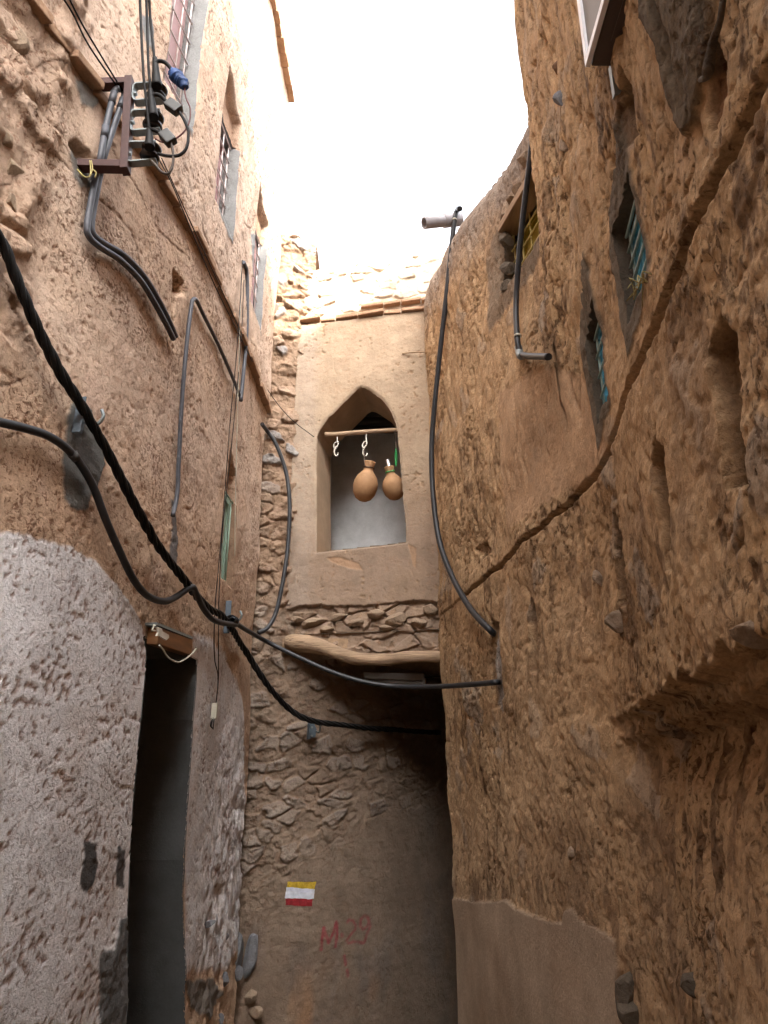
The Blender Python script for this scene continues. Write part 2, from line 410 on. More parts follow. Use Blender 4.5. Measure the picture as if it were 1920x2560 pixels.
X = X + .035 * big + .011 * mid + .0035 * fine
pits = np.clip((fbm(Yg, Zg, 34, 3, 14) + .35 * fbm(Yg, Zg, 5, 2, 15) - .30) * 5, 0, 1)
X = X - .007 * pits
LEDGE_Z = CAMZ + 2.8
# wall above the ledge stands a little forward; far corner is rounded
X = X + .02 * sst(Zg, LEDGE_Z - .02, LEDGE_Z + .01)
# rough stony strip at the near upper end
rg = (1 - sst(Yg + .05 * mid, 2.15, 2.32)) * sst(Zg, 2.7, 3.3)
f1, f2, idv = cells(Yg * 5 + .6 * mid, Zg * 9 + .5 * mid, 5)
X = X + rg * (.026 * sst(f2 - f1, .02, .4) * sst(idv, .3, .7) + .045 * fbm(Yg, Zg, 3, 4, 18, 1, .6) + .02 * ridge(Yg, Zg, 6, 3, 19, 1, .4) + .012 * fbm(Yg, Zg, 16, 4, 20, 1, .6))
# columns and creases just right of the doorway, lower part eroded
lowr = sst(Yg, 4.2, 4.7) * (1 - sst(Zg, 1.2, 2.4))
X = X + lowr * (.02 * ridge(Yg, Zg, 9, 3, 21, 1, .5) + .02 * fbm(Yg, Zg, 13, 4, 22, 1, .6))
vs_ = ridge(Yg, Zg, 5, 2, 25, 1.0, .22); X = X + .006 * vs_ * sst(Zg, 3.2, 4.2)
# colour
c1 = np.zeros(X.shape + (3,)) + np.array((.60, .455, .35))
c1 = mix(c1, sst(fbm(Yg, Zg, 1.1, 4, 31), -.15, .35) * .8, (.575, .41, .29))
c1 = mix(c1, (1 - sst(Zg + .25 * mid, 2.6, 3.3)) * .75, (.47, .31, .20))
c1 = mix(c1, sst(fbm(Yg, Zg, 3.2, 4, 33), .15, .5) * .45, (.56, .41, .33))
c1 = mix(c1, rg * .6, (.33, .22, .15))
pit = .18 + .75 * sst(fbm(Yg, Zg, 1.7, 4, 35), -.28, .30)
crk = sst(ridge(Yg + .03 * mid, Zg + .03 * mid, 1.9, 1, 37), .965, .995) * sst(fbm(Yg, Zg, 1.6, 2, 38), .05, .25)
c1 = mix(c1, crk * .75, (.16, .09, .06)); X = X - .006 * crk
lime = sdf(Yg, Zg, PW('L', [(-500, 1290), (0, 1325), (90, 1345), (170, 1365), (230, 1400), (290, 1460), (338, 1530), (356, 1590), (357, 1640), (360, 2900), (-500, 2900)]), .3) + .02 * mid + .012 * fine
lime2 = sdf(Yg, Zg, PW('L', [(474, 1640), (482, 1590), (520, 1600), (560, 1640), (600, 1760), (606, 2000), (600, 2350), (560, 2420), (465, 2420), (465, 1800)]), .3) + .05 * mid + .015 * fine
kl = np.maximum(sst(lime, -.004, .010), 1.0 * sst(lime2, -.03, .02) * (.82 + .18 * sst(fbm(Yg, Zg, 7, 3, 47), -.2, .2)))
X = X - kl * (.009 * mid + .003 * fine) + .003 * kl + .0068 * kl * pits
pit = pit * (1 - .62 * kl)
c1 = mix(c1, kl * .98, (.69, .675, .68))
c1 = mix(c1, kl * sst(fbm(Yg, Zg, 3, 4, 41), .12, .4) * .4, (.50, .42, .37))
c1 = mix(c1, kl * sst(fbm(Yg, Zg, 2.1, 4, 43, 1, .6), .2, .45) * (1 - sst(Zg, .3, 1.3)) * .6, (.36, .25, .17))
c1 = mix(c1, kl * sst(fbm(Yg, Zg, 36, 3, 44) + .4 * fbm(Yg, Zg, 4, 2, 45), .24, .32) * .7, (.30, .18, .13))
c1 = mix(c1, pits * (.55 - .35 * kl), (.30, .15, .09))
X = X - kl * .004 * sst(fbm(Yg, Zg, 36, 3, 44) + .4 * fbm(Yg, Zg, 4, 2, 45), .24, .32)
def patchL(pts, color=(.13, .128, .12), raise_=.006, soft=.006):
    global X, c1, pit
    k = sst(sdf(Yg, Zg, PW('L', pts)) + .012 * fine + .015 * fbm(Yg, Zg, 12, 3, 51), -soft, soft)
    c1 = mix(c1, k, np.array(color)); X = X + raise_ * k + .008 * k * fbm(Yg, Zg, 8, 3, 52); pit = pit * (1 - .8 * k)
patchL(z(4, (400, 240), (440, 230), (530, 290), (600, 520), (600, 600), (550, 770), (520, 790), (480, 870), (410, 860), (350, 800), (345, 620), (355, 480)))
patchL(z(1, (430, 455), (490, 465), (560, 560), (530, 625), (470, 600), (440, 520)), (.24, .235, .22))
patchL(z(1, (400, 870), (430, 830), (490, 900), (545, 930), (550, 1075), (470, 1080), (425, 1010)), (.17, .16, .145))
patchL(z(4, (985, 800), (1012, 830), (1015, 950), (1000, 1180), (975, 1195), (962, 1120), (985, 950)), (.17, .16, .155))
patchL(z(7, (435, 840), (500, 850), (505, 960), (480, 1060), (440, 1115), (415, 1060), (430, 950)), (.075, .072, .07), 0)
patchL(z(7, (605, 870), (640, 880), (640, 1080), (595, 1070)), (.085, .08, .078), 0)
patchL(z(7, (510, 1430), (590, 1390), (620, 1230), (655, 1225), (675, 1900), (520, 1900)), (.13, .13, .128))
patchL(z(1, (780, 70), (850, 110), (870, 330), (800, 230)), (.23, .24, .24))
patchL(z(1, (970, 20), (1060, 40), (1110, 100), (1100, 330), (1090, 600), (1075, 790), (1040, 720), (960, 480)), (.25, .25, .245))
patchL(z(1, (1250, 780), (1300, 800), (1350, 870), (1325, 900), (1322, 1400), (1295, 1370), (1235, 1200)), (.25, .25, .245))
patchL(z(1, (1430, 1340), (1510, 1370), (1500, 1500), (1482, 1700), (1492, 1935), (1440, 1720)), (.25, .25, .245))
patchL(z(7, (960, 1560), (1080, 1550), (1130, 1630), (1060, 1760), (985, 1700)), (.16, .14, .12))
kb = sst(sdf(Yg, Zg, PW('L', z(1, (400, 830), (440, 800), (520, 880), (540, 920), (480, 935), (430, 900)))) + .01 * fine, -.01, .02)
X = X - .05 * kb; c1 = mix(c1, kb * .5, (.10, .07, .045))
# openings
mi = np.zeros((X.shape[0] - 1, X.shape[1] - 1), int)
def cross(m):
    q = m[:-1, :-1].astype(int) + m[1:, :-1] + m[1:, 1:] + m[:-1, 1:]; return q > 0
nz = .008 * fbm(Yg, Zg, 9, 3, 61)
for W_, dep, idx in ((W1, .13, 2), (W2, .13, 2), (W3, .10, 2), (W4, .09, 3)):
    m = (Yg > W_[0]) & (Yg < W_[1]) & (Zg + nz > W_[2]) & (Zg < W_[3])
    X = np.where(m, LX(Yg, Zg) - dep, X); mi[cross(m)] = idx
    # broken hollow above each opening
    h = sdf(Yg, Zg, [(W_[0], W_[3] - .02), (W_[0] + .02, W_[3] + .28), (W_[1] - .05, W_[3] + .16), (W_[1] + .02, W_[3] - .02)])
    k = sst(h + .02 * mid, -.01, .03) * (~m); X = X - .06 * k; c1 = mix(c1, k * .7, (.30, .17, .10))
md = sdf(Yg, Zg, door) > 0
keepL = ~(md[:-1, :-1] & md[1:, 1:] & md[1:, :-1] & md[:-1, 1:])
# near putlog hole
for pts, dp in ((z(1, (1015, 1560), (1060, 1620), (1065, 1690), (1020, 1700), (1010, 1800), (1002, 1900), (1005, 1700)), .07),):
    k = sst(sdf(Yg, Zg, PW('L', pts)) + .01 * fine, -.012, .012); X = X - dp * k; c1 = mix(c1, k * .5, (.28, .15, .09))
# far end and roof closing
Xe = np.concatenate([X, X[-1:] - .45, X[-1:] - 4], 0); Ye = np.concatenate([Yg, Yg[-1:], Yg[-1:]], 0); Ze = np.concatenate([Zg, Zg[-1:], Zg[-1:]], 0)
Xe[:-2][-6:] -= (np.linspace(0, 1, 6) ** 2 * .035)[:, None]
Xe = np.concatenate([Xe, Xe[:, -1:] - .4, Xe[:, -1:] - 4], 1); Ye = np.concatenate([Ye, Ye[:, -1:], Ye[:, -1:]], 1); Ze = np.concatenate([Ze, Ze[:, -1:], Ze[:, -1:]], 1)
def ext(a, mode='edge'): return np.pad(a, ((0, 2), (0, 2)) + (((0, 0),) if a.ndim == 3 else ()), mode='edge')
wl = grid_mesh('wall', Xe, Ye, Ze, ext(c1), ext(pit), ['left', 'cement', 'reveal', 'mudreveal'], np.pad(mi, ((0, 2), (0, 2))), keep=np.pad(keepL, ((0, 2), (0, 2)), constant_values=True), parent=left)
wl['label'] = 'pitted pink mud plaster face with grey cement patches'
dl = MB(); dd_ = []
for i in range(len(door)):
    a, b = Vector((*door[i], 0)), Vector((*door[(i + 1) % len(door)], 0)); k = max(1, int((b - a).length / .05))
    for j in range(k): dd_.append(a.lerp(b, j / k))
nd = len(dd_); vs = []; fs = []
for r_, o in enumerate((-.012, -.03, -.15, -.35, -.62)):
    for p in dd_: vs.append((X[np.searchsorted(U, p.x).clip(0, len(U) - 1), np.searchsorted(Zg[np.searchsorted(U, p.x).clip(0, len(U) - 1)], p.y).clip(0, len(V) - 1)] + .003 if r_ == 0 else float(LX(p.x, 0)) + o, p.x, p.y))
for r_ in range(4):
    for i in range(nd): fs.append((r_ * nd + i, r_ * nd + (i + 1) % nd, (r_ + 1) * nd + (i + 1) % nd, (r_ + 1) * nd + i))
dl.add(vs, fs, False); dl.build('doorway_lining', 'cement', left)
bk = MB(); bk.add([vs[4 * nd + i] for i in range(nd)], [tuple(range(nd))], False); dob = bk.build('door', 'wood', left)

def slab_course(surf, Y0, Y1, Z, dep, out, th, parent, mat, name, seed=3, gap=.004, ln=(.10, .2), jit=.01):
    rnd = random.Random(seed); b = MB(); y = Y0; sgn = 1 if surf == 'L' else -1
    while y < Y1:
        l = rnd.uniform(*ln); y2 = min(y + l, Y1)
        xa, xb = float(SURF[surf](y, Z)), float(SURF[surf](y2, Z)); o = out + rnd.uniform(-jit, jit); t = th * rnd.uniform(.8, 1.15); zz = Z + rnd.uniform(-.006, .006)
        A_ = Vector((xa + sgn * o, y + gap, zz)); B_ = Vector((xb + sgn * (o + rnd.uniform(-.006, .006)), y2 - gap, zz + rnd.uniform(-.008, .008)))
        C_ = B_ - Vector((sgn * dep, 0, 0)); D_ = A_ - Vector((sgn * dep, 0, 0))
        b.prism([A_, B_, C_, D_], (0, 0, t)); y = y2
    return b.build(name, mat, parent, bevel=.006)
slab_course('L', 1.5, 5.3, LEDGE_Z - .03, .16, .046, .042, left, 'brick', 'ledge', jit=.014)
slab_course('L', 2.4, 5.3, 7.68, .2, .08, .035, left, 'brick', 'eaves_course', 8)

def window(parent, s, W_, dep, leaf, bars, ny, nz_, name='window', slats=2, rough=None):
    """shutter leaves behind a bar grille, set in the recess"""
    sgn = 1 if s == 'L' else -1
    y0, y1, z0, z1 = W_[0], W_[1], W_[2], W_[3]
    def at(y, zz, o): return Vector((float(SURF[s](y, (z0 + z1) / 2)) - sgn * dep + sgn * o, y, zz))
    fr = MB(); e = .022
    for a, b in (((y0 + e, z0 + e), (y1 - e, z0 + e)), ((y1 - e, z0 + e), (y1 - e, z1 - e)), ((y1 - e, z1 - e), (y0 + e, z1 - e)), ((y0 + e, z1 - e), (y0 + e, z0 + e))):
        fr.bar(at(*a, .02), at(*b, .02), .035, .04, (1, 0, 0))
    f = fr.build(name, leaf, parent)
    lf = MB()
    for k in range(slats):
        ya = y0 + .03 + (y1 - y0 - .06) * k / slats + .004; yb = y0 + .03 + (y1 - y0 - .06) * (k + 1) / slats - .004
        lf.prism([at(ya, z0 + .04, .006), at(yb, z0 + .04, .006), at(yb, z1 - .04, .006), at(ya, z1 - .04, .006)], (sgn * .018, 0, 0))
        lf.prism([at(ya + .03, z0 + .1, .026), at(yb - .03, z0 + .1, .026), at(yb - .03, z1 - .1, .026), at(ya + .03, z1 - .1, .026)], (sgn * .007, 0, 0))
    lf.build('shutter', leaf, f)
    gr = MB()
    for k in range(ny + 1):
        y = y0 + .03 + (y1 - y0 - .06) * k / ny; gr.tube([at(y, z0 + .01, dep * .6), at(y, z1 - .01, dep * .6)], .005, 6)
    for k in range(nz_ + 1):
        zz = z0 + .02 + (z1 - z0 - .04) * k / nz_; gr.tube([at(y0 + .01, zz, dep * .6 + .007), at(y1 - .01, zz, dep * .6 + .007)], .005, 6)
    gr.build('grille', bars, f)
    return f
window(left, 'L', W1, .13, 'pinkleaf', 'pinkbar', 3, 8)['label'] = 'pink shuttered window with pale grille, cement jamb'
window(left, 'L', W2, .13, 'pinkleaf', 'pinkbar', 3, 6)
window(left, 'L', W3, .10, 'pinkleaf', 'pinkbar', 2, 6)
w4 = window(left, 'L', W4, .085, 'greenleaf', 'greenleaf', 1, 1); w4['label'] = 'narrow window with pale green shutter'
# foot of the wall's corner: stones showing through
def rock(parent, c, size, mat, seed, label=None, name='stone', rot=0, sub=3):
    bm = bmesh.new(); bmesh.ops.create_icosphere(bm, subdivisions=sub, radius=1)
    rnd = random.Random(seed); planes = [Vector((rnd.uniform(-1, 1), rnd.uniform(-1, 1), rnd.uniform(-1, 1))).normalized() for _ in range(11)]
    off = [rnd.uniform(.55, .85) for _ in planes]
    for v in bm.verts:
        p = v.co.copy()
        for n_, o_ in zip(planes, off):
            d = p.dot(n_)
            if d > o_: p -= n_ * (d - o_)
        p = Vector((p.x * size[0], p.y * size[1], p.z * size[2])); v.co = Matrix.Rotation(rot, 3, 'Y') @ p
        v.co += Vector(c)
    me = bpy.data.meshes.new(name); bm.to_mesh(me); bm.free()
    o = link(name, me, mat, parent)
    if label: o['label'] = label
    return o
for i, (px, py, sx, sy, sz, mt) in enumerate([(596, 2375, .04, .07, .13, 'rock'), (626, 2385, .05, .05, .14, 'rock'), (592, 2430, .05, .07, .05, 'rock'), (556, 2450, .04, .06, .045, 'rock'),
                                        (562, 2345, .02, .03, .03, 'rock'), (630, 2490, .04, .05, .05, 'rocktan'), (640, 2530, .05, .05, .05, 'rocktan'), (520, 2310, .02, .03, .05, 'rock'), (548, 2550, .035, .04, .03, 'rock'), (600, 2530, .04, .04, .04, 'rocktan')]):
    rock(left, P('L' if px < 615 else 'S', px, py, .012), (sx, sy, sz), mt, 50 + i, 'grey stone showing through the foot of the wall' if mt == 'rock' else 'tan stone showing through the foot of the wall', rot=.2 * i)
for i, (px, py, sx, sz) in enumerate([(30, 110, .05, .07), (10, 240, .05, .06), (62, 300, .04, .08), (30, 440, .04, .07), (20, 520, .05, .05), (55, 190, .04, .06), (5, 360, .05, .05), (160, 130, .03, .07), (195, 175, .03, .05)]):
    rock(left, P('L', px, py, -.022), (sx, .07, sz), 'rocktan', 90 + i, rot=.5)
slabs = MB()

# ================================================================ RIGHT HOUSES
RZ = CAMZ + 1.1      # the slab course runs round both houses at this height
houseA = thing('mud_house', 'rough brown mud house filling the right side, its lower face undercut', 'house', (1.2, 1.5, 0))
houseB = thing('mud_house', 'lower brown mud house with sloping rounded top and a yellow shuttered window', 'house', (1.2, 4.2, 0))
Wa = rect('A', z(3, (965, 1590))[0], z(3, (858, 1835))[0], z(3, (905, 830))[0])
Wb = rect('A', (1524, 981), (1497, 1060), (1510, 668)); Wb[1] = min(Wb[1], 2.84)
a_ = P('B', 1302, 712); b_ = P('B', 1256, 600)
Wy = [P('B', 1352, 620).y - .12, P('B', 1256, 640).y, P('B', 1256, 745).z, P('B', 1256, 588).z]
def right_common(X, Yg, Zg, c, pit, s, seed, furrow):
    """X grows away from the alley: + is a hollow"""
    big = fbm(Yg, Zg, .9, 3, 71); mid = fbm(Yg, Zg, 5, 4, 72); fine = fbm(Yg, Zg, 30, 3, 73)
    sm = np.zeros(X.shape); pv0 = sst(fbm(Yg, Zg, 1.5, 4, 101, 1, .6), -.25, .30)
    for pts in (z(6, (365, 150), (600, 20), (780, 60), (840, 250), (900, 420), (780, 600), (600, 690), (400, 820), (372, 500)),):
        sm = np.maximum(sm, sst(sdf(Yg, Zg, PW(s, pts)) + .02 * mid, -.01, .03))
    pan = sst(sdf(Yg, Zg, PW(s, z(8, (100, 1075), (180, 1035), (260, 1060), (420, 1050), (500, 1100), (600, 1140), (690, 1160), (700, 1100), (740, 1080), (770, 1140), (870, 1200), (915, 1240), (925, 1380), (915, 1500), (960, 1640), (960, 2400), (100, 2400))), .2) + .01 * mid + .006 * fine, -.004, .004)
    calm = 1 - np.clip(.75 * sm + pan, 0, 1)
    f1, f2, idv, tl = cells(Yg * 6 + .8 * mid, Zg * 5 + .8 * mid, seed, True)
    lump = sst(f2 - f1, .0, .35) * (idv - .35)
    up = sst(Zg, 2.75, 3.2) * furrow
    rd = ridge(Yg + .05 * big, Zg, 5.5, 3, 75, 1, .2)
    rd2 = ridge(Yg + .03 * mid, Zg, 13, 2, 76, 1, .25)
    d = .045 * big + calm * (-.008 * lump + .013 * mid + (.0020 + .0038 * pv0) * fine) + .006 * sm * mid
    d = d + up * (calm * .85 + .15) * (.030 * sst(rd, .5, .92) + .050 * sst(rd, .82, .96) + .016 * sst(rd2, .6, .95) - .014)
    d = d + (1 - up) * calm * (.006 * sst(ridge(Yg, Zg, 6, 3, 78, 1, .9), .6, .95) + .006 * fbm(Yg, Zg, 15, 4, 79, 1.3, .8, gain=.6))
    pt = np.clip((fbm(Yg, Zg, 28, 3, 79) + .5 * fbm(Yg, Zg, 3, 2, 80) - .26) * 5, 0, 1) * calm
    pt = pt * (.3 + .7 * pv0); d = d + .010 * pt
    X = X + d
    # colour
    c = mix(c, sst(fbm(Yg, Zg, 1.0, 4, 81), -.2, .4) * .7, (.42, .262, .135))
    c = mix(c, sst(fbm(Yg, Zg, 4, 4, 82), .1, .5) * .4, (.46, .30, .18))
    c = mix(c, sm * .7, (.48, .31, .19))
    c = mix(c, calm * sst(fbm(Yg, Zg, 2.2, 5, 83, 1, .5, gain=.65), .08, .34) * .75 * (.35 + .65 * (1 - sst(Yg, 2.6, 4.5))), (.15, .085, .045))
    c = mix(c, calm * sst(fbm(Yg, Zg, 11, 4, 84, 1, .4, gain=.65) + .5 * fbm(Yg, Zg, 1.6, 2, 85), .14, .36) * .8, (.13, .072, .036))
    c = mix(c, calm * sst(idv, .86, .88) * sst(f2 - f1, .12, .2) * .55, (.36, .30, .24))
    c = mix(c, pt * .5, (.16, .08, .04))
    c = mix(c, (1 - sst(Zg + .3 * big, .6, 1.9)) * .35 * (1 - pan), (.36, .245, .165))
    c = mix(c, up * sst(rd, .78, .95) * .7, (.14, .072, .036)); c = mix(c, up * sst(fbm(Yg, Zg, 3.0, 4, 103, 1.3, .22), .12, .4) * .45, (.20, .125, .075)); c = mix(c, (1 - pv0) * .35 * calm, (.54, .36, .21))  # deep furrows also darkened in colour, adding painted shade
    c = mix(c, pan * .97, (.40, .30, .215))
    c = mix(c, pan * sst(fbm(Yg, Zg, 2.4, 4, 86, 1, .35), .0, .4) * .5, (.33, .22, .145))
    X = X - .012 * pan
    pv = sst(fbm(Yg, Zg, 1.5, 4, 101, 1, .6), -.25, .30)
    pit = np.clip(pit * (.22 + .78 * np.maximum(pv, .6 * (1 - sst(Zg, 1.0, 2.0)))) * (1 - .75 * sm) * (1 - .93 * pan), 0, 1)
    # groove of the slab course, overhung from above
    gz = Zg - RZ - .012 * fbm(Yg, Zg, 3, 3, 88) * 2
    hw = np.interp(Yg, [1.2, 2.4, 4.6], [.012, .010, .006])
    X = X + .055 * (1 - sst(np.abs(gz), hw, hw + .008)) * (1 - sst(Yg, 4.35, 4.7)) - .016 * sst(gz, .0, .01) * (1 - sst(gz, .05, .3)) - .010 * (1 - sst(gz, -.01, .0)) * sst(gz, -.25, -.02)
    return X, c, pit, mid, fine, calm
def grooveslot(X, c, Yg, Zg, s, pts, dp, mid, fine, near_sharp=True, dark=.55):
    q = PW(s, pts); e = sdf(Yg, Zg, q) + .004 * fine + .006 * mid + .007
    y0 = min(a for a, b in q); y1 = max(a for a, b in q)
    side = 1 - .6 * sst(Yg, y0, y1) if near_sharp else 1
    k = sst(e, -.003, .010)
    return X + dp * k * side, mix(c, k * min(1, dark * 1.5), (.15, .088, .045))  # slot hollows coloured darker too, painting in their shadow
# --- house A
U = steps((-6, .7, .1), (.7, 2.93, .0052)); V = steps((-.38, 5.0, .0062), (5.0, 6.0, .04))
Yg, Zn = np.meshgrid(U, V, indexing='ij')
topA = np.interp(Yg, [-6, -1.2, .1, .5, 2.93], [3.3, 3.3, 3.4, 7.0, 7.35])  # unseen rear roofline kept low to brighten the left wall
Zg = np.where(topA < 5.2, Zn * topA / 6, np.where(Zn <= 5, Zn, 5 + (Zn - 5) * (topA - 5)))
X = AX(Yg, Zg); c = np.zeros(X.shape + (3,)) + np.array((.48, .315, .170)); pit = np.full(X.shape, .85)
X, c, pit, mid, fine, calm = right_common(X, Yg, Zg, c, pit, 'A', 91, 1.0)
for pts, dp in ((z(3, (1345, 1810), (1400, 1880), (1450, 1950), (1475, 2212), (1490, 2500), (1560, 2800)) + z(6, (1560, 570), (1450, 600), (1420, 300), (1370, 100)) + [(1758, 880)], .12),
                (z(6, (1125, 380), (1165, 430), (1190, 640), (1222, 1000), (1180, 990), (1140, 700), (1110, 500)), .10),
                (z(6, (915, 720), (940, 790), (975, 960), (980, 1190), (940, 1150), (915, 900)), .13),
                (z(3, (1340, 260), (1400, 420), (1400, 560), (1330, 760), (1300, 640), (1300, 420)), .05),
                (z(3, (850, 380), (885, 560), (885, 780), (835, 860), (800, 700), (830, 500)), .05)):
    X, c = grooveslot(X, c, Yg, Zg, 'A', pts, dp, mid, fine)
kz = sst(sdf(Yg, Zg, PW('A', z(3, (1340, 260), (1400, 420), (1400, 560), (1330, 760), (1300, 640), (1300, 420)))) + .01 * mid, -.01, .01); c = mix(c, kz * .6, (.28, .13, .06))
kd = sst(sdf(Yg, Zg, PW('A', z(3, (990, -300), (1360, -300), (1350, 0), (1340, 250), (1290, 450), (1250, 640), (1200, 785), (1150, 700), (1120, 520), (1080, 270), (1010, 120)))) + .015 * mid + .008 * fine, -.006, .006)
c = mix(c, kd, (.135, .098, .062)); X = X - .02 * kd
for wnd in (Wa, Wb):
    y0, y1, z0, z1 = wnd
    k = sst(sdf(Yg, Zg, [(y0 - .02, z0 - .03), (y1 + .05, z0 - .09), (y1 + .09, z0 + .3), (y1 + .07, z1 + .1), (y0, z1 + .22), (y0 - .02, z1)]) + .015 * mid + .008 * fine, -.008, .008)
    kf = sst(sdf(Yg, Zg, [(y0 - .10, z0 - .12), (y1 + .10, z0 - .12), (y1 + .10, z1 + .12), (y0 - .10, z1 + .12)], .3), -.10, .04); X = X * (1 - .6 * kf) + (AX(Yg, Zg) + .02 * mid + .006 * fine) * .6 * kf
    c = mix(c, k, (.15, .115, .08)); X = X - .006 * k; pit = pit * (1 - .3 * k)
# undercut
zo = .05 * np.abs(gnoise(Yg * 7, Yg * 0 + 3, 98)) + np.interp(Yg, [1.2, 1.6, 2.0, 2.3, 2.8], [1.835, 1.835, 1.83, 1.82, 1.80]) + .022 * fbm(Yg, Zg * 0, 9, 3, 95) + .014 * np.abs(gnoise(Yg * 23, Yg * 0, 96)) + .018 * mid
D = (.18 + .04 * fbm(Yg, Zg * 0, 14, 3, 97)) * sst(2.86 - Yg, .0, .5)
X = X + D * (.45 * (1 - sst(Zg, zo - .02, zo)) + .55 * (1 - sst(Zg, zo - .10 + .05 * fine, zo - .05 + .05 * fine)) + .15 * mid * (1 - sst(Zg, zo - .02, zo))) * (.55 * sst(Zg, .75, 1.75) + .45 * sst(Zg, 1.5, 1.78))
mi = np.zeros((X.shape[0] - 1, X.shape[1] - 1), int); nz = .006 * fbm(Yg, Zg, 9, 3, 61)
for W_ in (Wa, Wb):
    m = (Yg > W_[0]) & (Yg < W_[1]) & (Zg + nz > W_[2]) & (Zg < W_[3])
    X = np.where(m, AX(Yg, Zg) + .11, X); mi[cross(m)] = 1
def closeup(X, Y, Z, back=4, r=.03):
    X = X.copy(); X[-7:] += (np.linspace(0, 1, 7) ** 2 * r)[:, None]
    X = np.concatenate([X, X[-1:] + .4, X[-1:] + back], 0); Y = np.concatenate([Y, Y[-1:], Y[-1:]], 0); Z = np.concatenate([Z, Z[-1:], Z[-1:]], 0)
    X = np.concatenate([X, X[:, -1:] + .5, X[:, -1:] + back], 1); Y = np.concatenate([Y, Y[:, -1:], Y[:, -1:]], 1); Z = np.concatenate([Z, Z[:, -1:] + .03, Z[:, -1:]], 1)
    return X, Y, Z
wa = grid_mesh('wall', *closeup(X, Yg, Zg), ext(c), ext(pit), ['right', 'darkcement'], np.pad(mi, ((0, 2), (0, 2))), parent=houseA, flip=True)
wa['label'] = 'furrowed brown mud face with dark stains and a smooth plaster panel'
# --- house B
U = steps((2.86, 5.3, .0068)); V = steps((0, 1.0, .0013)) if False else np.linspace(0, 1, 800)
Yg, Vn = np.meshgrid(U, V, indexing='ij')
tops = [(P('B', px, py)) for px, py in ((1345, 190), (1250, 400), (1200, 462), (1150, 530), (1105, 610), (1075, 670))]
ty = [2.86] + [p.y for p in tops] + [5.3]; tz = [tops[0].z] + [p.z for p in tops] + [tops[-1].z + .02]
o_ = np.argsort(ty); topB = np.interp(Yg, np.array(ty)[o_], np.array(tz)[o_]) + .12
Zg = -.38 + Vn * (topB + .38)
X = BX(Yg, Zg); c = np.zeros(X.shape + (3,)) + np.array((.48, .32, .18)); pit = np.full(X.shape, .8)
X, c, pit, mid, fine, calm = right_common(X, Yg, Zg, c, pit, 'B', 91, .55)
dt = topB - Zg
X = X + .17 * (1 - sst(dt, 0, .36)) ** 1.6
kc = 1 - sst(dt + .12 * mid, .30, .75); c = mix(c, kc * .9, (.27, .225, .19)); pit = pit * (1 - .6 * kc)
for pts, dp in ((z(6, (518, 1140), (545, 1180), (562, 1490), (525, 1480), (505, 1250)), .11), (z(6, (330, 1240), (365, 1260), (380, 1640), (345, 1660), (325, 1450)), .03), (z(6, (255, 900), (300, 870), (325, 910), (290, 950)), .04)):
    X, c = grooveslot(X, c, Yg, Zg, 'B', pts, dp, mid, fine, dark=.3)
kw = sst(sdf(Yg, Zg, PW('B', z(6, (345, 1300), (372, 1320), (385, 1600), (385, 1680), (350, 1640), (338, 1450)))) + .004 * fine, -.01, .01); c = mix(c, kw * .8, (.36, .33, .30))
mi = np.zeros((X.shape[0] - 1, X.shape[1] - 1), int)
y0, y1, z0, z1 = Wy
k = sst(sdf(Yg, Zg, [(y0, z0 - .12), (y1 + .22, z0 - .12), (y1 + .24, z1), (y1 + .1, z1 + .1), (y0, z1 + .1)]) + .02 * mid, -.02, .02)
c = mix(c, k * .8, (.20, .155, .115))
m = (Yg < Wy[1]) & (Yg > Wy[0]) & (Zg > Wy[2]) & (Zg < Wy[3]); X = np.where(m, BX(Yg, Zg) + .15, X); mi[cross(m)] = 1
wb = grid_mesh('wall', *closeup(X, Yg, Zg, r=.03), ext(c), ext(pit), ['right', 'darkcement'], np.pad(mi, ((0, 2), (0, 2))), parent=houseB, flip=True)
wb['label'] = 'brown mud face with rounded grey coping'
slab_course('A', .7, 2.6, RZ - .010, .1, -.042, .014, houseA, 'brickR', 'slab_course', 11, ln=(.07, .13), jit=.006)
slab_course('B', 2.95, 4.3, RZ - .008, .1, -.04, .014, houseB, 'brickR', 'slab_course', 12, ln=(.12, .25), jit=.006)
window(houseA, 'A', Wa, .080, 'blueleaf', 'bluebar', 1, 5)['label'] = 'upper blue shuttered window with crossed grille'
window(houseA, 'A', Wb, .068, 'blueleaf', 'bluebar', 1, 4)['label'] = 'lower blue shuttered window beside a dark cement patch'
window(houseB, 'B', Wy, .15, 'yelleaf', 'yelbar', 5, 4)['label'] = 'yellow shuttered window under a plank lintel'
lt = MB(); pA = P('B', 1250, 565, .05); pB = P('B', 1352, 440, .05)
lt.bar((pA.x + .05, pA.y + .05, Wy[3] + .0), (float(BX(3.0, 5)) + .04, 2.98, Wy[3] + .0), .12, .05); lt.build('lintel', 'wood', houseB, bevel=.006)
for i, (px, py, sx, sz) in enumerate([(1262, 545, .05, .03), (1285, 505, .06, .03), (1300, 470, .05, .04), (1318, 440, .06, .04), (1278, 530, .04, .03), (1312, 400, .05, .05)]):
    rock(houseB, P('B', px, py, .005), (.05, sx, sz), 'rocktan', 140 + i, rot=.3)
for i, (px, py, sx, sz) in enumerate([(1268, 600, .05, .06), (1270, 672, .05, .055), (1272, 720, .05, .05)]):
    rock(houseB, P('B', px, py, .0), (.05, sx, sz), 'darkcement', 150 + i, 'dark squared stone in the window jamb')
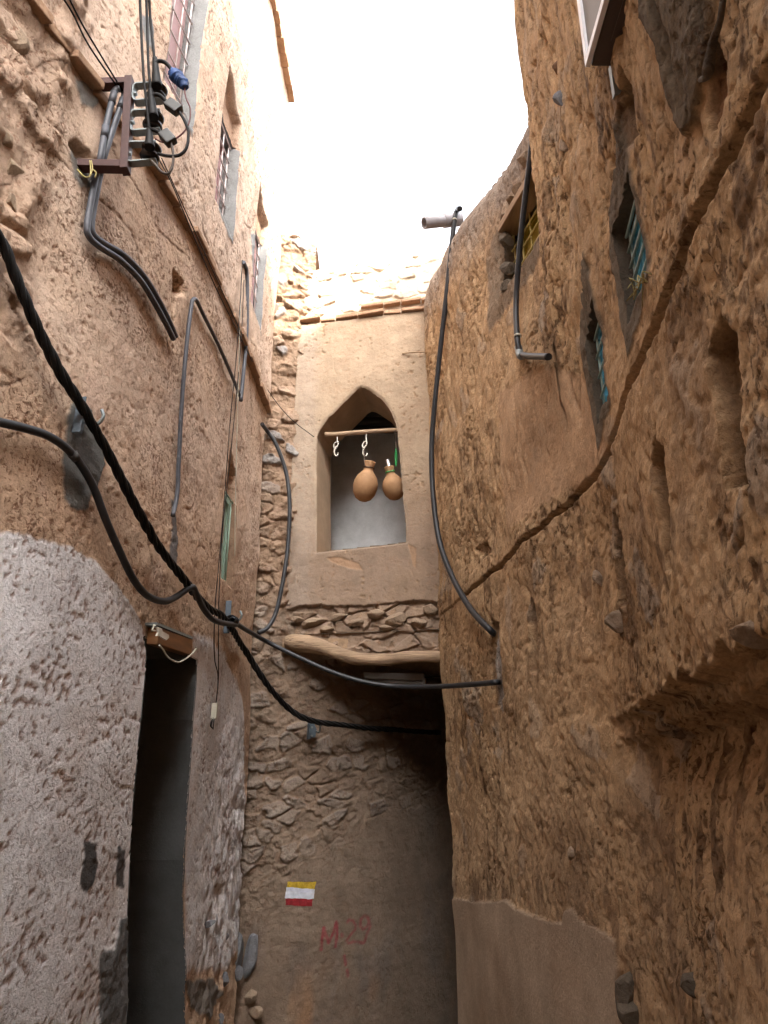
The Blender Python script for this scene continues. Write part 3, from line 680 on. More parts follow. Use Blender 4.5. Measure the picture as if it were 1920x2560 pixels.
for i, (px, py, sy, sz, off, mt) in enumerate([(1545, 1560, .022, .05, .01, 'rocktan'), (1893, 1585, .022, .028, .0, 'rocktan'), 
                                              (1450, 2138, .03, .045, -.035, 'rocktan'), (1740, 2460, .04, .035, -.035, 'darkcement'), (1570, 2480, .04, .09, -.01, 'darkcement'), (1580, 2530, .05, .05, -.01, 'darkcement'), (1500, 1450, .02, .03, -.01, 'rocktan'), (1420, 365, .03, .04, -.01, 'rocktan'), (1410, 250, .025, .05, 0, 'rock'), (1400, 170, .03, .04, -.01, 'brickR')]):
    rock(houseA, P('A', px, py, off), (.05, sy, sz), mt, 170 + i, rot=.15 * i)

# ================================================================ STONE END WALL
endw = thing('stone_wall', 'rubble and mud wall closing the alley, running back into the dark passage', 'wall', (-.3, 5.8, 0))
U = steps((-1.25, .95, .0075), (.95, 2.6, .03)); V = steps((-.38, 6.25, .008))
Xg, Zg = np.meshgrid(U, V, indexing='ij')
Y = SY(Xg, Zg)
big = fbm(Xg, Zg, 1.2, 3, 201); mid = fbm(Xg, Zg, 6, 4, 202); fine = fbm(Xg, Zg, 30, 3, 203)
f1, f2, idv, tl = cells(Xg * 7 + .5 * mid, Zg * 11 + .5 * mid, 204, True); g1, g2, idg = cells(Xg * 16 + 2 * mid, Zg * 22 + 2 * mid, 205)
zs = np.interp(Xg, [-.9, -.5, .0, .5, 1], [.70, .95, 1.2, 1.35, 1.4]) + .15 * big
rub = sst(Zg, zs, zs + .35)
st = sst(f2 - f1, .04, .15) * sst(idv, .42, .46) * np.clip(.45 + .5 * idv + .8 * tl, 0, 1.6)
st2 = sst(g2 - g1, .03, .25) * sst(idg, .4, .55)
# stones shelve downward: deeper at their lower edge
Y = Y + .04 * big - rub * (1 - .15 * sst(Zg, 2.6, 2.9)) * (.019 * st + .009 * st2 + .012 * fbm(Xg, Zg, 12, 4, 212)) - .014 * mid - .004 * fine - (1 - rub) * .003 * sst(ridge(Xg, Zg, 4, 3, 206, .7, 1.3), .6, .95)
c = np.zeros(Y.shape + (3,)) + np.array((.24, .18, .132))
c = mix(c, sst(big, -.2, .4) * .5, (.20, .14, .10))
c = mix(c, rub * st * sst(idv, .62, .66) * .7, (.29, .245, .205))
c = mix(c, rub * (1 - sst(f2 - f1, .02, .14)) * .35, (.25, .16, .10))
c = mix(c, (1 - rub) * sst(fbm(Xg, Zg, 2.2, 4, 208, 1.4, .6), .05, .4) * .45, (.165, .14, .13))
c = mix(c, sst(fbm(Xg, Zg, 1.8, 3, 209, 1.6, .5), .22, .45) * (1 - sst(Zg, .1, .6)) * .6, (.38, .20, .09))
pil = sst(Zg, 2.7, 3.1)
c = mix(c, pil * .7, (.30, .20, .13)); Y = Y - pil * (.012 * st + .014 * ridge(Xg, Zg, 9, 3, 215)); c = mix(c, pil * (1 - sst(f2 - f1, .02, .12)) * .5, (.16, .10, .065)); c = mix(c, pil * sst(fbm(Xg, Zg, 7, 3, 216), .05, .3) * .5, (.22, .14, .09))
c = mix(c, pil * sst(idv, .88, .91) * sst(f2 - f1, .06, .12) * .8, (.22, .215, .21))
pit = .35 + .3 * rub
eb = MB(); eb.box((2.75, 7.4, 1.1), (.3, 4.6, 2.96)); eb.build('passage_light_block', 'ground', endw)  # unseen block added to keep daylight out of the passage's far end
# painted writing
Mstroke = [z(11, (640, 1000), (655, 850), (672, 715)), z(11, (672, 715), (700, 800), (738, 910)), z(11, (738, 910), (790, 800), (835, 650)), z(11, (835, 650), (845, 800), (825, 965)),
           z(11, (905, 800), (912, 825)), z(11, (975, 650), (1000, 618), (1050, 630), (1085, 690), (1075, 750), (1020, 810), (965, 885), (990, 915), (1060, 900), (1150, 905)),
           z(11, (1240, 590), (1200, 565), (1150, 620), (1145, 700), (1180, 745), (1240, 700), (1262, 640), (1240, 590)), z(11, (1262, 640), (1270, 710), (1230, 800), (1195, 910), (1155, 915)),
           z(11, (938, 1080), (955, 1200)), z(11, (975, 1270), (985, 1340))]
kk = np.zeros(Y.shape)
for i, s_ in enumerate(Mstroke):
    dd = sdl(Xg, Zg, PW('S', s_)); wd = .0095 if i != 5 else .008
    kk = np.maximum(kk, (1 - sst(dd + .003 * fine, wd * .6, wd * 1.4)) * (.85 if i < 4 else .6))
kk *= .72 + .28 * sst(fbm(Xg, Zg, 20, 3, 214), -.2, .1)
c = mix(c, kk, (.30, .045, .055))
keep = ~((Zg[:-1, :-1] > 2.75) & (Xg[:-1, :-1] > -.62))
xb = np.concatenate([Xg, Xg[:, -1:] * 0 + Xg[:, -1:]], 1) if False else Xg
wsx = grid_mesh('wall', np.pad(Xg, ((0, 0), (0, 1)), mode='edge'), np.concatenate([Y, Y[:, -1:] + .45], 1), np.pad(Zg, ((0, 0), (0, 1)), mode='edge'), np.pad(c, ((0, 0), (0, 1), (0, 0)), mode='edge'), np.pad(pit, ((0, 0), (0, 1)), mode='edge'), ['stone'],
                keep=np.pad(keep, ((0, 0), (0, 1)), mode='edge'), parent=endw)
wsx['label'] = 'stones bedded in mud above smooth plaster, with faint red writing M.29'
YS = Y
def surfpatch(parent, name, mat, pts, off, seed=0):
    """thin coat of paint lying on the end wall's real relief"""
    (xa, za), (xb_, zb_), (xc, zc), (xd, zd) = PW('S', pts)        # top left, top right, bottom right, bottom left
    n, m_ = 40, 14; sx, sz = np.meshgrid(np.linspace(0, 1, n), np.linspace(0, 1, m_), indexing='ij')
    xt = xa + (xb_ - xa) * sx; xl = xd + (xc - xd) * sx; zt = za + (zb_ - za) * sx; zl = zd + (zc - zd) * sx
    xx = xl + (xt - xl) * sz; zz = zl + (zt - zl) * sz
    wob = fbm(xx, zz, 30, 3, seed) * .005; zz = zz + wob * (2 * sz - 1); xx = xx + fbm(xx, zz, 34, 3, seed + 3) * .006 * (2 * sx - 1)
    ui = np.interp(xx, Xg[:, 0], np.arange(Xg.shape[0])); vi = np.interp(zz, Zg[0], np.arange(Zg.shape[1]))
    i0 = ui.astype(int); j0 = vi.astype(int); fu = ui - i0; fv = vi - j0
    yy = (YS[i0, j0] * (1 - fu) + YS[i0 + 1, j0] * fu) * (1 - fv) + (YS[i0, j0 + 1] * (1 - fu) + YS[i0 + 1, j0 + 1] * fu) * fv - off
    return grid_mesh(name, xx, yy, zz, np.ones(xx.shape + (3,)), xx * 0, [mat], parent=parent)
mark = thing('trail_mark', 'painted yellow, white and red striped trail mark on the end wall', 'trail mark', tuple(P('S', 750, 2230)))
surfpatch(mark, 'yellow_stripe', 'yellowpaint', z(11, (205, 122), (575, 125), (552, 225), (200, 195)), .003, 5)
surfpatch(mark, 'white_stripe', 'whitepaint', z(11, (190, 190), (560, 222), (540, 345), (172, 335)), .0035, 6)
surfpatch(mark, 'red_stripe', 'redpaint', z(11, (178, 335), (532, 345), (518, 440), (175, 425)), .003, 7)

# ================================================================ BRIDGE HOUSE WITH ARCH
br = thing('bridge_house', 'plastered room with a pointed arch opening, built across the alley on a log', 'building', (-.2, 5.5, 2.5))
arch = [(792, 1383)] + z(2, (530, 2212), (528, 1900), (530, 1640), (548, 1597), (600, 1520), (680, 1440), (770, 1352), (805, 1315), (835, 1298), (868, 1305), (900, 1322), (985, 1380), (1045, 1460), (1080, 1545), (1090, 1610), (1105, 1750), (1130, 2050), (1145, 2212)) + [(1016, 1358)]
AP = PW('G', arch)
U = steps((-.745, .95, .0058)); V = steps((2.44, 5.93, .0062))
Xg2, Zg2 = np.meshgrid(U, V, indexing='ij')
Y = GY(Xg2, Zg2)
big = fbm(Xg2, Zg2, 1.3, 3, 301); mid = fbm(Xg2, Zg2, 6, 4, 302); fine = fbm(Xg2, Zg2, 30, 3, 303)
GZ = 5.34
zb = 2.83 + .02 * mid + .012 * fine + .01 * np.sin(Xg2 * 9)
pl = sst(Zg2, zb, zb + .006) * (1 - sst(Zg2, GZ - .01, GZ))
f1, f2, idv, tl = cells(Xg2 * 6 + .5 * mid, Zg2 * 11 + .5 * mid, 304, True)
st = sst(f2 - f1, .04, .16) * sst(idv, .35, .4) * np.clip(.5 + .4 * idv + .8 * tl, 0, 1.5)
rubb = (1 - sst(Zg2, zb, zb + .006)); par = sst(Zg2, GZ - .01, GZ)
Y = Y + .02 * big - .005 * mid - .0022 * fine - pl * .02 + rubb * (.024 - .026 * st + .012 * fbm(Xg2, Zg2, 14, 4, 315)) - rubb * .01 * mid
Y = Y + par * (.03 - .018 * st * sst(idv, .4, .5) - .012 * mid)
cr = sst(ridge(Xg2, Zg2, 3.4, 3, 305), .86, .97) * pl; Y = Y + .004 * cr
pk = np.clip((fbm(Xg2, Zg2, 22, 3, 306) + .5 * fbm(Xg2, Zg2, 2.5, 2, 307) - .42) * 6, 0, 1); Y = Y + .006 * pk
c = np.zeros(Y.shape + (3,)) + np.array((.32, .24, .165))
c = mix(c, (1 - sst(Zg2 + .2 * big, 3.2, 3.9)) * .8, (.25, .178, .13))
c = mix(c, sst(fbm(Xg2, Zg2, 2.6, 4, 308), .0, .4) * .5, (.28, .195, .13))
c = mix(c, (1 - sst(Xg2 + .05 * mid, -.62, -.5)) * .5 * pl, (.32, .26, .21))
c = mix(c, par * .8, (.50, .42, .33)); c = mix(c, pk * .6, (.26, .16, .09)); c = mix(c, cr * .3, (.3, .19, .12))  # parapet mixed whiter to paint in its sunlit glare
for pts in (z(5, (600, 270), (680, 260), (820, 300), (850, 350), (760, 340), (640, 300)), z(5, (1160, 170), (1220, 200), (1215, 340), (1195, 320))):
    k = sst(sdf(Xg2, Zg2, PW('G', pts)) + .006 * fine, -.004, .004); c = mix(c, k * .7, (.36, .22, .13)); Y = Y + .005 * k
e = sdf(Xg2, Zg2, AP) + .003 * fine
kf = e < 0; keep = kf[:-1, :-1] | kf[1:, 1:] | kf[1:, :-1] | kf[:-1, 1:]
rim = np.exp(-(e / .012) ** 2) * pl; c = mix(c, rim * .35, (.42, .34, .26)); Y = Y + .01 * np.exp(-(e / .008) ** 2)
ge = np.pad(Xg2, ((1, 0), (0, 1)), mode='edge'); gz = np.pad(Zg2, ((1, 0), (0, 1)), mode='edge')
gy = np.concatenate([Y[:1] + .5, Y], 0); gy = np.concatenate([gy, gy[:, -1:] + .3], 1)
jag = .02 * fbm(Xg2[:, -1], Xg2[:, -1] * 0, 7, 3, 309); gz[1:, -1] += jag; gz[1:, -2] += jag
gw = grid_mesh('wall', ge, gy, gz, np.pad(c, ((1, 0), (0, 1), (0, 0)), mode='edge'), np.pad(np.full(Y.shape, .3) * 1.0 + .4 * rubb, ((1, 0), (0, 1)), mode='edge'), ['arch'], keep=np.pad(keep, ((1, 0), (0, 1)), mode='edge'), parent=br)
# lining of the arch
n_ = []
ap = AP; dense = []
for i in range(len(ap)):
    a, b = Vector((*ap[i], 0)), Vector((*ap[(i + 1) % len(ap)], 0)); k = max(1, int((b - a).length / .03))
    for j in range(k): dense.append(a.lerp(b, j / k))
TH = .42; vs = []; fs = []; nn = len(dense); rows = 8
for r_ in range(rows + 1):
    for p in dense: vs.append((p.x + (0 if r_ == 0 else .2 * TH * r_ / rows), (Y[np.searchsorted(U, p.x).clip(0, len(U) - 1), np.searchsorted(V, p.y).clip(0, len(V) - 1)] - .003) if r_ == 0 else float(GY(p.x, p.y)) + TH * r_ / rows, p.y))
for r_ in range(rows):
    for i in range(nn): fs.append((r_ * nn + i, r_ * nn + (i + 1) % nn, (r_ + 1) * nn + (i + 1) % nn, (r_ + 1) * nn + i))
lb = MB(); lb.add(vs, fs, False); lb.build('arch_lining', 'intrados', br)
# back face of the arch wall, inside the room
ax0, ax1, az0, az1 = -.74, .95, 2.6, 5.3
bi = MB(); cen = Vector((sum(p.x for p in dense) / nn, sum(p.y for p in dense) / nn, 0)); outer = []
for p in dense:
    d = (p - cen); t = min([((ax1 if d.x > 0 else ax0) - cen.x) / d.x if abs(d.x) > 1e-6 else 1e9, ((az1 if d.y > 0 else az0) - cen.y) / d.y if abs(d.y) > 1e-6 else 1e9]); outer.append(cen + d * t)
vs = [(p.x + .2 * TH, float(GY(p.x, 0)) + TH, p.y) for p in dense] + [(p.x + .2 * TH, float(GY(p.x, 0)) + TH, p.y) for p in outer]
bi.add(vs, [(i, (i + 1) % nn, nn + (i + 1) % nn, nn + i) for i in range(nn)]); bi.build('inner_face', 'room', br)
# room: floor, back wall, side walls, dark timber ceiling
rm = MB()
def RM(x, d, z_): return (x + .2 * d, float(GY(x, 0)) + d, z_)
x0r, x1r, dr = -.70, 1.3, 1.0
rm.add([RM(x0r, TH, 2.62), RM(x0r, dr, 2.62), RM(x0r, dr, 4.78), RM(x0r, TH, 4.78)], [(0, 1, 2, 3)])
rm.add([RM(x0r, dr, 2.62), RM(x1r, dr, 2.62), RM(x1r, dr, 4.78), RM(x0r, dr, 4.78)], [(0, 1, 2, 3)])
rm.add([RM(x1r, TH, 2.62), RM(x1r, dr, 2.62), RM(x1r, dr, 4.78), RM(x1r, TH, 4.78)], [(0, 1, 2, 3)])
rm.add([RM(x0r, 0, 2.63), RM(x1r, 0, 2.63), RM(x1r, dr, 2.63), RM(x0r, dr, 2.63)], [(0, 1, 2, 3)])
rm.build('room_walls', 'room', br)
cl = MB(); cl.box((.45, 6.3, 4.84), (2.5, 1.3, .1))
for i in range(6): cl.tube([(-.7, 5.85 + .17 * i, 4.76), (1.6, 5.87 + .17 * i, 4.76)], .045, 8)
cl.build('ceiling', 'glassdark', br)
rf = MB(); rf.box((.35, 6.25, 5.55), (2.2, 1.2, .3)); rf.build('roof', 'ground', br)
us = MB(); us.box((1.3, 7.55, 2.54), (4.1, 4.2, .10)); us.build('passage_ceiling', 'wood', br)
# parapet ledge
ld_ = MB(); rnd = random.Random(7); x = -.73
while x < .42:
    l = rnd.uniform(.12, .3); x2 = min(x + l, .45); zz = GZ + rnd.uniform(-.006, .008) + (.03 if x < -.6 else 0)
    o = .045 + rnd.uniform(-.012, .012); a = Vector((x + .002, float(GY(x, 0)) - o, zz)); b = Vector((x2 - .002, float(GY(x2, 0)) - o + rnd.uniform(-.008, .008), zz + rnd.uniform(-.01, .01)))
    ld_.prism([a, b, b + Vector((0, .12, 0)), a + Vector((0, .12, 0))], (0, 0, rnd.uniform(.025, .04))); x = x2
x = -.2
while x < .42:
    l = rnd.uniform(.12, .22); x2 = x + l; o = .02 + rnd.uniform(-.01, .01); a = Vector((x + .002, float(GY(x, 0)) - o, GZ + .10)); b = Vector((x2 - .002, float(GY(x2, 0)) - o, GZ + .105))
    ld_.prism([a, b, b + Vector((0, .12, 0)), a + Vector((0, .12, 0))], (0, 0, .03)); x = x2
ld_.build('ledge', 'brick', br, bevel=.008)
# log
lg = MB(); pts = [(715, 1604), (735, 1604), (770, 1610), (815, 1622), (855, 1636), (900, 1648), (960, 1648), (1030, 1643), (1110, 1640), (1180, 1638)]
lg.tube([PY(a, b, 5.44 - .02 * i) for i, (a, b) in enumerate(pts)], [.035, .060, .062, .052, .046, .044, .042, .041, .040, .04], 20, 8)
bo = lg.build('log_beam', 'log', br)
dm = bo.data
for v in dm.vertices:
    p = v.co; n = math.sin(p.x * 31 + p.z * 60) * .002 + math.sin(p.x * 13 - p.y * 50) * .003; v.co.z += n
for i, (x, zz, sx, sz) in enumerate([(-.52, 2.70, .09, .035), (-.34, 2.73, .08, .03), (-.2, 2.68, .07, .03), (-.05, 2.74, .09, .04), (.10, 2.69, .10, .05), (.25, 2.66, .07, .045), (.33, 2.76, .07, .04), (-.65, 2.72, .06, .025), (.02, 2.63, .06, .025), (-.42, 2.64, .06, .02)]):
    rock(br, (x, float(GY(x, 0)) + .0, zz + .02), (sx, .05, sz), 'rocktan', 220 + i, rot=random.uniform(-.3, .3))
# stick in the wall
sk = thing('stick', 'dark stick poking out of the arch wall below its top ledge', 'stick', tuple(P('G', 1030, 883)))
b = MB(); b.tube([P('G', 1006, 884, .03), P('G', 1030, 881, .05), P('G', 1062, 880, .05)], .006, 6); b.build('stick', 'wood', sk)
# ================================================================ things in the arch
pole = MB(); YP = 5.44
pole.tube([PY(812, 1086, YP), PY(840, 1086, YP), PY(900, 1081, YP), PY(960, 1077, YP), PY(1003, 1074, YP - .03)], [.02, .02, .019, .018, .018], 14)
po = pole.build('hanging_pole', 'log'); tag(po, 'horizontal wooden pole across the arch opening', 'pole')
def hook(px, py, sc, label):
    b = MB(); b.tube([PY(px + dx * sc, py + dy * sc, YP + oy) for dx, dy, oy in ((3, -13, 0), (2, -2, 0), (3, 4, 0), (-4, 8, .0), (-7, 16, 0), (-5, 22, 0), (-1, 18, 0))], .0045, 8)
    b.tube([PY(px + dx * sc, py + dy * sc, YP) for dx, dy in ((3, 4), (4, 12), (-1, 20), (-5, 28), (-5, 37), (0, 42), (4, 38), (4, 34))], .0055, 8)
    return tag(b.build('hook', 'hook'), label, 'hook', 'metal hooks on the pole')
hook(841, 1100, .95, 'white S-shaped hook at the left end of the pole, holding nothing')
hook(913, 1098, 1.0, 'white S-shaped hook in the middle of the pole, carrying a jar on a cord')
def pot(name, label, neck, bottom, rad_px, lean, yy, cordmat, cordtop, extra=None):
    """round clay jar on a cord; neck, bottom: pixels of the mouth centre and lowest point"""
    a = PY(*neck, yy); bt = PY(*bottom, yy); axis = (a - bt); H = axis.length; axis.normalize()
    axis = (axis + Vector((0, -.18, 0))).normalized()
    r = rad_px / F * (yy / .93)
    mt = Matrix.Translation(bt) @ axis.to_track_quat('Z', 'Y').to_matrix().to_4x4()
    t = thing(name, label, 'jar', tuple(bt), 'clay jars hanging in the arch')
    prof = [(.001, 0), (.30 * r, .012 * H), (.62 * r, .07 * H), (.88 * r, .19 * H), (r, .36 * H), (.97 * r, .48 * H), (.82 * r, .61 * H), (.58 * r, .70 * H), (.42 * r, .76 * H), (.37 * r, .81 * H), (.40 * r, .90 * H), (.46 * r, .98 * H), (.45 * r, 1.0 * H), (.39 * r, .99 * H), (.33 * r, .9 * H), (.30 * r, .8 * H), (.5 * r, .6 * H), (.001, .5 * H)]
    b = MB(); b.lathe(prof, 36, mt); b.build('body', 'clay', t)
    cb = MB(); ring = [mt @ Vector((.42 * r * math.cos(q), .42 * r * math.sin(q), .84 * H + .02 * r * math.sin(3 * q))) for q in np.linspace(0, 2 * math.pi, 14)]
    cb.tube(ring, .0045, 6, 3)
    side = mt @ Vector((-.44 * r, 0, .84 * H)) if extra != 'right' else PY(990, 1166, yy - .03)
    top = PY(*cordtop, YP - .01)
    if extra == 'right':
        for dx in (-.007, .007): cb.tube([top, top.lerp(side, .5) + Vector((dx, 0, 0)), side], .0045, 6)
    else: cb.tube([side, top.lerp(side, .5) + Vector((-.004, 0, 0)), top], .004, 6)
    cb.build('cord', cordmat, t)
    return t, mt, r, H
pot('clay_jar', 'larger round clay jar hanging on a brown cord in the middle of the arch', (926, 1160), (906, 1254), 31, 0, YP, 'brownwire', (911, 1122))
t2, mt, r, H = pot('clay_jar', 'smaller clay jar hanging on a green cord with a metal cup in its mouth', (972, 1172), (991, 1250), 28, 0, YP + .05, 'greencord', (990, 1122), 'right')
b = MB(); b.lathe([(.20 * r, .85 * H), (.21 * r, 1.22 * H), (.001, 1.225 * H)], 16, mt); b.build('cup', 'chrome', t2)
b = MB(); b.tube([PY(990, 1066, YP - .03), PY(987, 1085, YP - .03), PY(988, 1102, YP), PY(990, 1122, YP - .01)], .0035, 6); b.tube([PY(992, 1066, YP - .03), PY(993, 1085, YP - .03), PY(991, 1102, YP), PY(990, 1122, YP - .01)], .0035, 6)
tag(b.build('cord_loop', 'brownwire'), 'brown cord looped over the right end of the pole', 'cord')

# lamp under the bridge
lm = thing('tube_lamp', 'long grey strip lamp fixed under the passage ceiling', 'lamp', tuple(PY(985, 1692, 5.62)))
a = PY(912, 1690, 5.62); b2 = PY(1062, 1694, 5.5)
b = MB(); b.bar(a, b2, .07, .05); b.build('housing', 'tube', lm, bevel=.008)
b = MB(); b.tube([a + Vector((.02, -.02, -.045)), b2 + Vector((-.02, -.02, -.045))], .016, 12); b.build('tube', 'boxface', lm)
b = MB(); b.box(a + Vector((.008, -.01, -.035)), (.02, .05, .05)); b.build('lamp_holder', 'tube', lm); b = MB(); b.box(b2 + Vector((-.008, -.01, -.035)), (.02, .05, .05)); b.build('lamp_holder', 'tube', lm)
b = MB(); b.tube([b2, b2 + Vector((.1, 0, .01)), b2 + Vector((.2, 0, .02))], .003, 6); b.build('wire', 'cable', lm)

# ================================================================ lamp base over the left doorway
lb_ = thing('door_lamp', 'orange wooden plank with a white metal clip, fixed over the left doorway', 'lamp', tuple(P('L', 430, 1600, .1)))
Yp = P('L', 430, 1600).y
q0 = P('L', *z(14, (330, 250))[0], .07); q1 = P('L', *z(14, (1270, 620))[0], .07)
dn = Vector((0, 0, -.075)); ou = Vector((-.05, .01, 0))
b = MB(); b.prism([q0 + Vector((0, .03, 0)), q1, q1 + dn * 1.0, q0 + dn + Vector((0, .03, 0))], ou); b.build('plank', 'orange_wood', lb_, bevel=.004)
b = MB(); b.prism([q0 + Vector((.0, 0, .003)), q1 + Vector((0, 0, .003)), q1 + Vector((-.055, .01, .003)), q0 + Vector((-.055, .01, .003))], (0, 0, .012)); b.build('trim', 'galv', lb_)
b = MB(); yq = q0.y + .03
def LP(pts, off): return [P('L', *p, off) for p in z(14, *pts)]
b.prism(LP([(300, 280), (420, 330), (440, 400), (600, 490), (610, 560), (540, 630), (430, 560), (350, 510), (290, 520), (330, 430)], .1), (.008, -.002, 0)); b.build('clip', 'hook', lb_)
b = MB(); b.tube(LP([(290, 380), (210, 370), (240, 300), (250, 240), (290, 250)], .1), .004, 6); b.build('wire_end', 'whitewire', lb_)
b = MB(); b.tube(LP([(400, 760), (500, 880), (580, 1020), (700, 1130), (860, 1200), (1000, 1160), (1150, 1060), (1280, 940), (1350, 850), (1350, 800)], .08), .004, 6); b.build('dangling_wire', 'whitewire', lb_)

# ================================================================ pipes and cables
def run(s, pts, off): return [P(s, a, b, off) for a, b in pts]
def pipe(name, label, cat, pts3, r, mat, n=12, group=None, res=7, extras=()):
    b = MB(); b.tube(pts3, r, n, res); o = b.build(name, mat); tag(o, label, cat, group)
    return o
def ring(parent, p, d, r, mat='whitewire', name='clip', h=.012):
    d = Vector(d).normalized(); m = Matrix.Translation(p) @ d.to_track_quat('Z', 'Y').to_matrix().to_4x4()
    b = MB(); b.lathe([(r, -h / 2), (r + .002, -h / 2), (r + .002, h / 2), (r, h / 2)], 14, m); return b.build(name, mat, parent)
# right: long black pipe hanging down
p1 = [PY(1143, 525, 4.3), PY(1135, 560, 4.32), PY(1118, 720, 4.45), PY(1100, 880, 4.6), PY(1085, 1030, 4.72), PY(1079, 1130, 4.78), PY(1083, 1240, 4.8), PY(1098, 1350, 4.75), PY(1130, 1440, 4.58), PY(1175, 1520, 4.3)] + run('B', [(1222, 1572), (1240, 1585)], .02)
p1[-1] = P('B', 1240, 1587, -.05)
o = pipe('water_pipe', 'long black plastic pipe hanging from the spout down to the end of the right wall', 'pipe', [P('B', 1150, 522, .0)] + p1, .0185, 'hose', group='black pipes on the right walls')
ring(o, PY(1136, 550, 4.31), (0, 0, 1), .017)
o = pipe('water_pipe', 'black plastic pipe crossing in front of the yellow window down to an elbow', 'pipe', run('B', [(1347, 185), (1340, 250), (1325, 400), (1310, 520), (1297, 650), (1290, 760), (1293, 845)], .07) + run('B', [(1299, 880), (1302, 888)], .05), .015, 'hose', group='black pipes on the right walls')
b = MB(); b.tube(run('B', [(1300, 886), (1320, 890), (1345, 891), (1372, 892)], .05), .0155, 12); b.build('branch', 'hose', o)
b = MB(); b.tube(run('B', [(1296, 868), (1300, 888), (1306, 890)], .05), .02, 12); b.build('elbow', 'galv', o)
ring(o, P('B', 1294, 840, .07), (0, 0, 1), .017)
# spout
s0 = PY(1060, 558, 4.30); s1 = P('B', 1150, 548, -.08)
sp_ = thing('roof_spout', 'grey plastic rainwater spout sticking out of the right roof edge', 'spout', tuple(s1))
ax = (s0 - s1); mm = Matrix.Translation(s1) @ ax.normalized().to_track_quat('Z', 'Y').to_matrix().to_4x4(); Ls = ax.length; rs = .042
b = MB(); b.lathe([(rs, 0), (rs, Ls), (rs - .006, Ls), (rs - .006, 0)], 28, mm); b.build('pipe', 'pvc', sp_)
b = MB(); b.lathe([(rs - .002, 0), (rs + .008, 0), (rs + .008, .14), (rs, .142)], 28, mm); b.build('collar', 'pvc', sp_)
# bundle of twisted cable
def twist(name, label, cat, pts3, rbundle, rs_, nstr, pitch, mat):
    p = [Vector(q) for q in pts3]; q = [p[0] * 2 - p[1]] + p + [p[-1] * 2 - p[-2]]; c_ = []
    for i in range(1, len(q) - 2):
        for k in range(14):
            t = k / 14; a, b_, cc, d = q[i - 1], q[i], q[i + 1], q[i + 2]
            c_.append(.5 * ((2 * b_) + (cc - a) * t + (2 * a - 5 * b_ + 4 * cc - d) * t * t + (3 * b_ - a - 3 * cc + d) * t ** 3))
    c_.append(p[-1]); b = MB(); s = [0]
    for i in range(1, len(c_)): s.append(s[-1] + (c_[i] - c_[i - 1]).length)
    for k in range(nstr):
        out = []; nrm = None
        for i, pnt in enumerate(c_):
            d = (c_[min(i + 1, len(c_) - 1)] - c_[max(0, i - 1)]).normalized()
            nrm = d.orthogonal().normalized() if nrm is None else (nrm - d * nrm.dot(d)).normalized(); bn = d.cross(nrm)
            a = 2 * math.pi * k / nstr + s[i] / pitch * 2 * math.pi; rb = rbundle * (1 + .18 * math.sin(s[i] * 9 + k))
            out.append(pnt + (nrm * math.cos(a) + bn * math.sin(a)) * rb)
        b.tube(out, rs_, 7, straight=True)
    return tag(b.build(name, mat), label, cat)
tp = run('L', [(-160, 480), (-60, 540), (0, 600), (50, 720), (100, 830), (150, 930), (200, 1010), (270, 1130), (340, 1270), (400, 1370), (460, 1450), (520, 1520), (560, 1545)], .07)
tp += [PY(610, 1622, 4.8), PY(660, 1700, 5.05), PY(720, 1770, 5.3), PY(775, 1800, 5.42), PY(850, 1812, 5.6), PY(950, 1822, 5.9), PY(1100, 1832, 6.3)]
twist('twisted_cable', 'thick black twisted power cable slanting down across the left wall into the passage', 'cable', tp, .0115, .0098, 4, .30, 'cable')
# grey hose rising and falling over the left wall, joining at the bracket
hp = run('L', [(-150, 1030), (-40, 1048), (60, 1070), (130, 1095), (185, 1140), (230, 1210), (265, 1300), (300, 1380), (335, 1450), (370, 1490), (410, 1503), (440, 1492)], .05) + run('L', [(478, 1468), (490, 1482), (508, 1520), (532, 1548), (560, 1558), (590, 1562)], .085)
o = pipe('water_hose', 'dark grey hose sagging across the left wall to the middle cable bracket', 'hose', hp, .0155, 'hose')
ring(o, hp[4], hp[5] - hp[3], .016, 'connector', 'joint', .03)
hp2 = run('L', [(585, 1552), (605, 1568)], .06) + [PY(660, 1600, 5.1), PY(740, 1640, 5.12), PY(830, 1680, 5.12), PY(920, 1707, 5.1), PY(1010, 1717, 5.05), PY(1100, 1716, 4.75), PY(1180, 1711, 4.32)] + [P('B', 1235, 1706, .02), P('B', 1252, 1705, -.05)]
pipe('water_hose', 'black hose sagging across the alley under the log to the right wall', 'hose', hp2, .0155, 'hose')
lp = [P('L', 655, 1060, .01), P('L', 668, 1078, .03), PY(690, 1110, 5.22), PY(715, 1180, 5.25), PY(724, 1260, 5.25), PY(720, 1360, 5.25), PY(708, 1450, 5.22), PY(690, 1530, 5.2), PY(668, 1570, 5.15), PY(645, 1582, 5.12)]
pipe('water_hose', 'dark hose looping round the left corner beside the stone pilaster', 'hose', lp, .0155, 'hose')
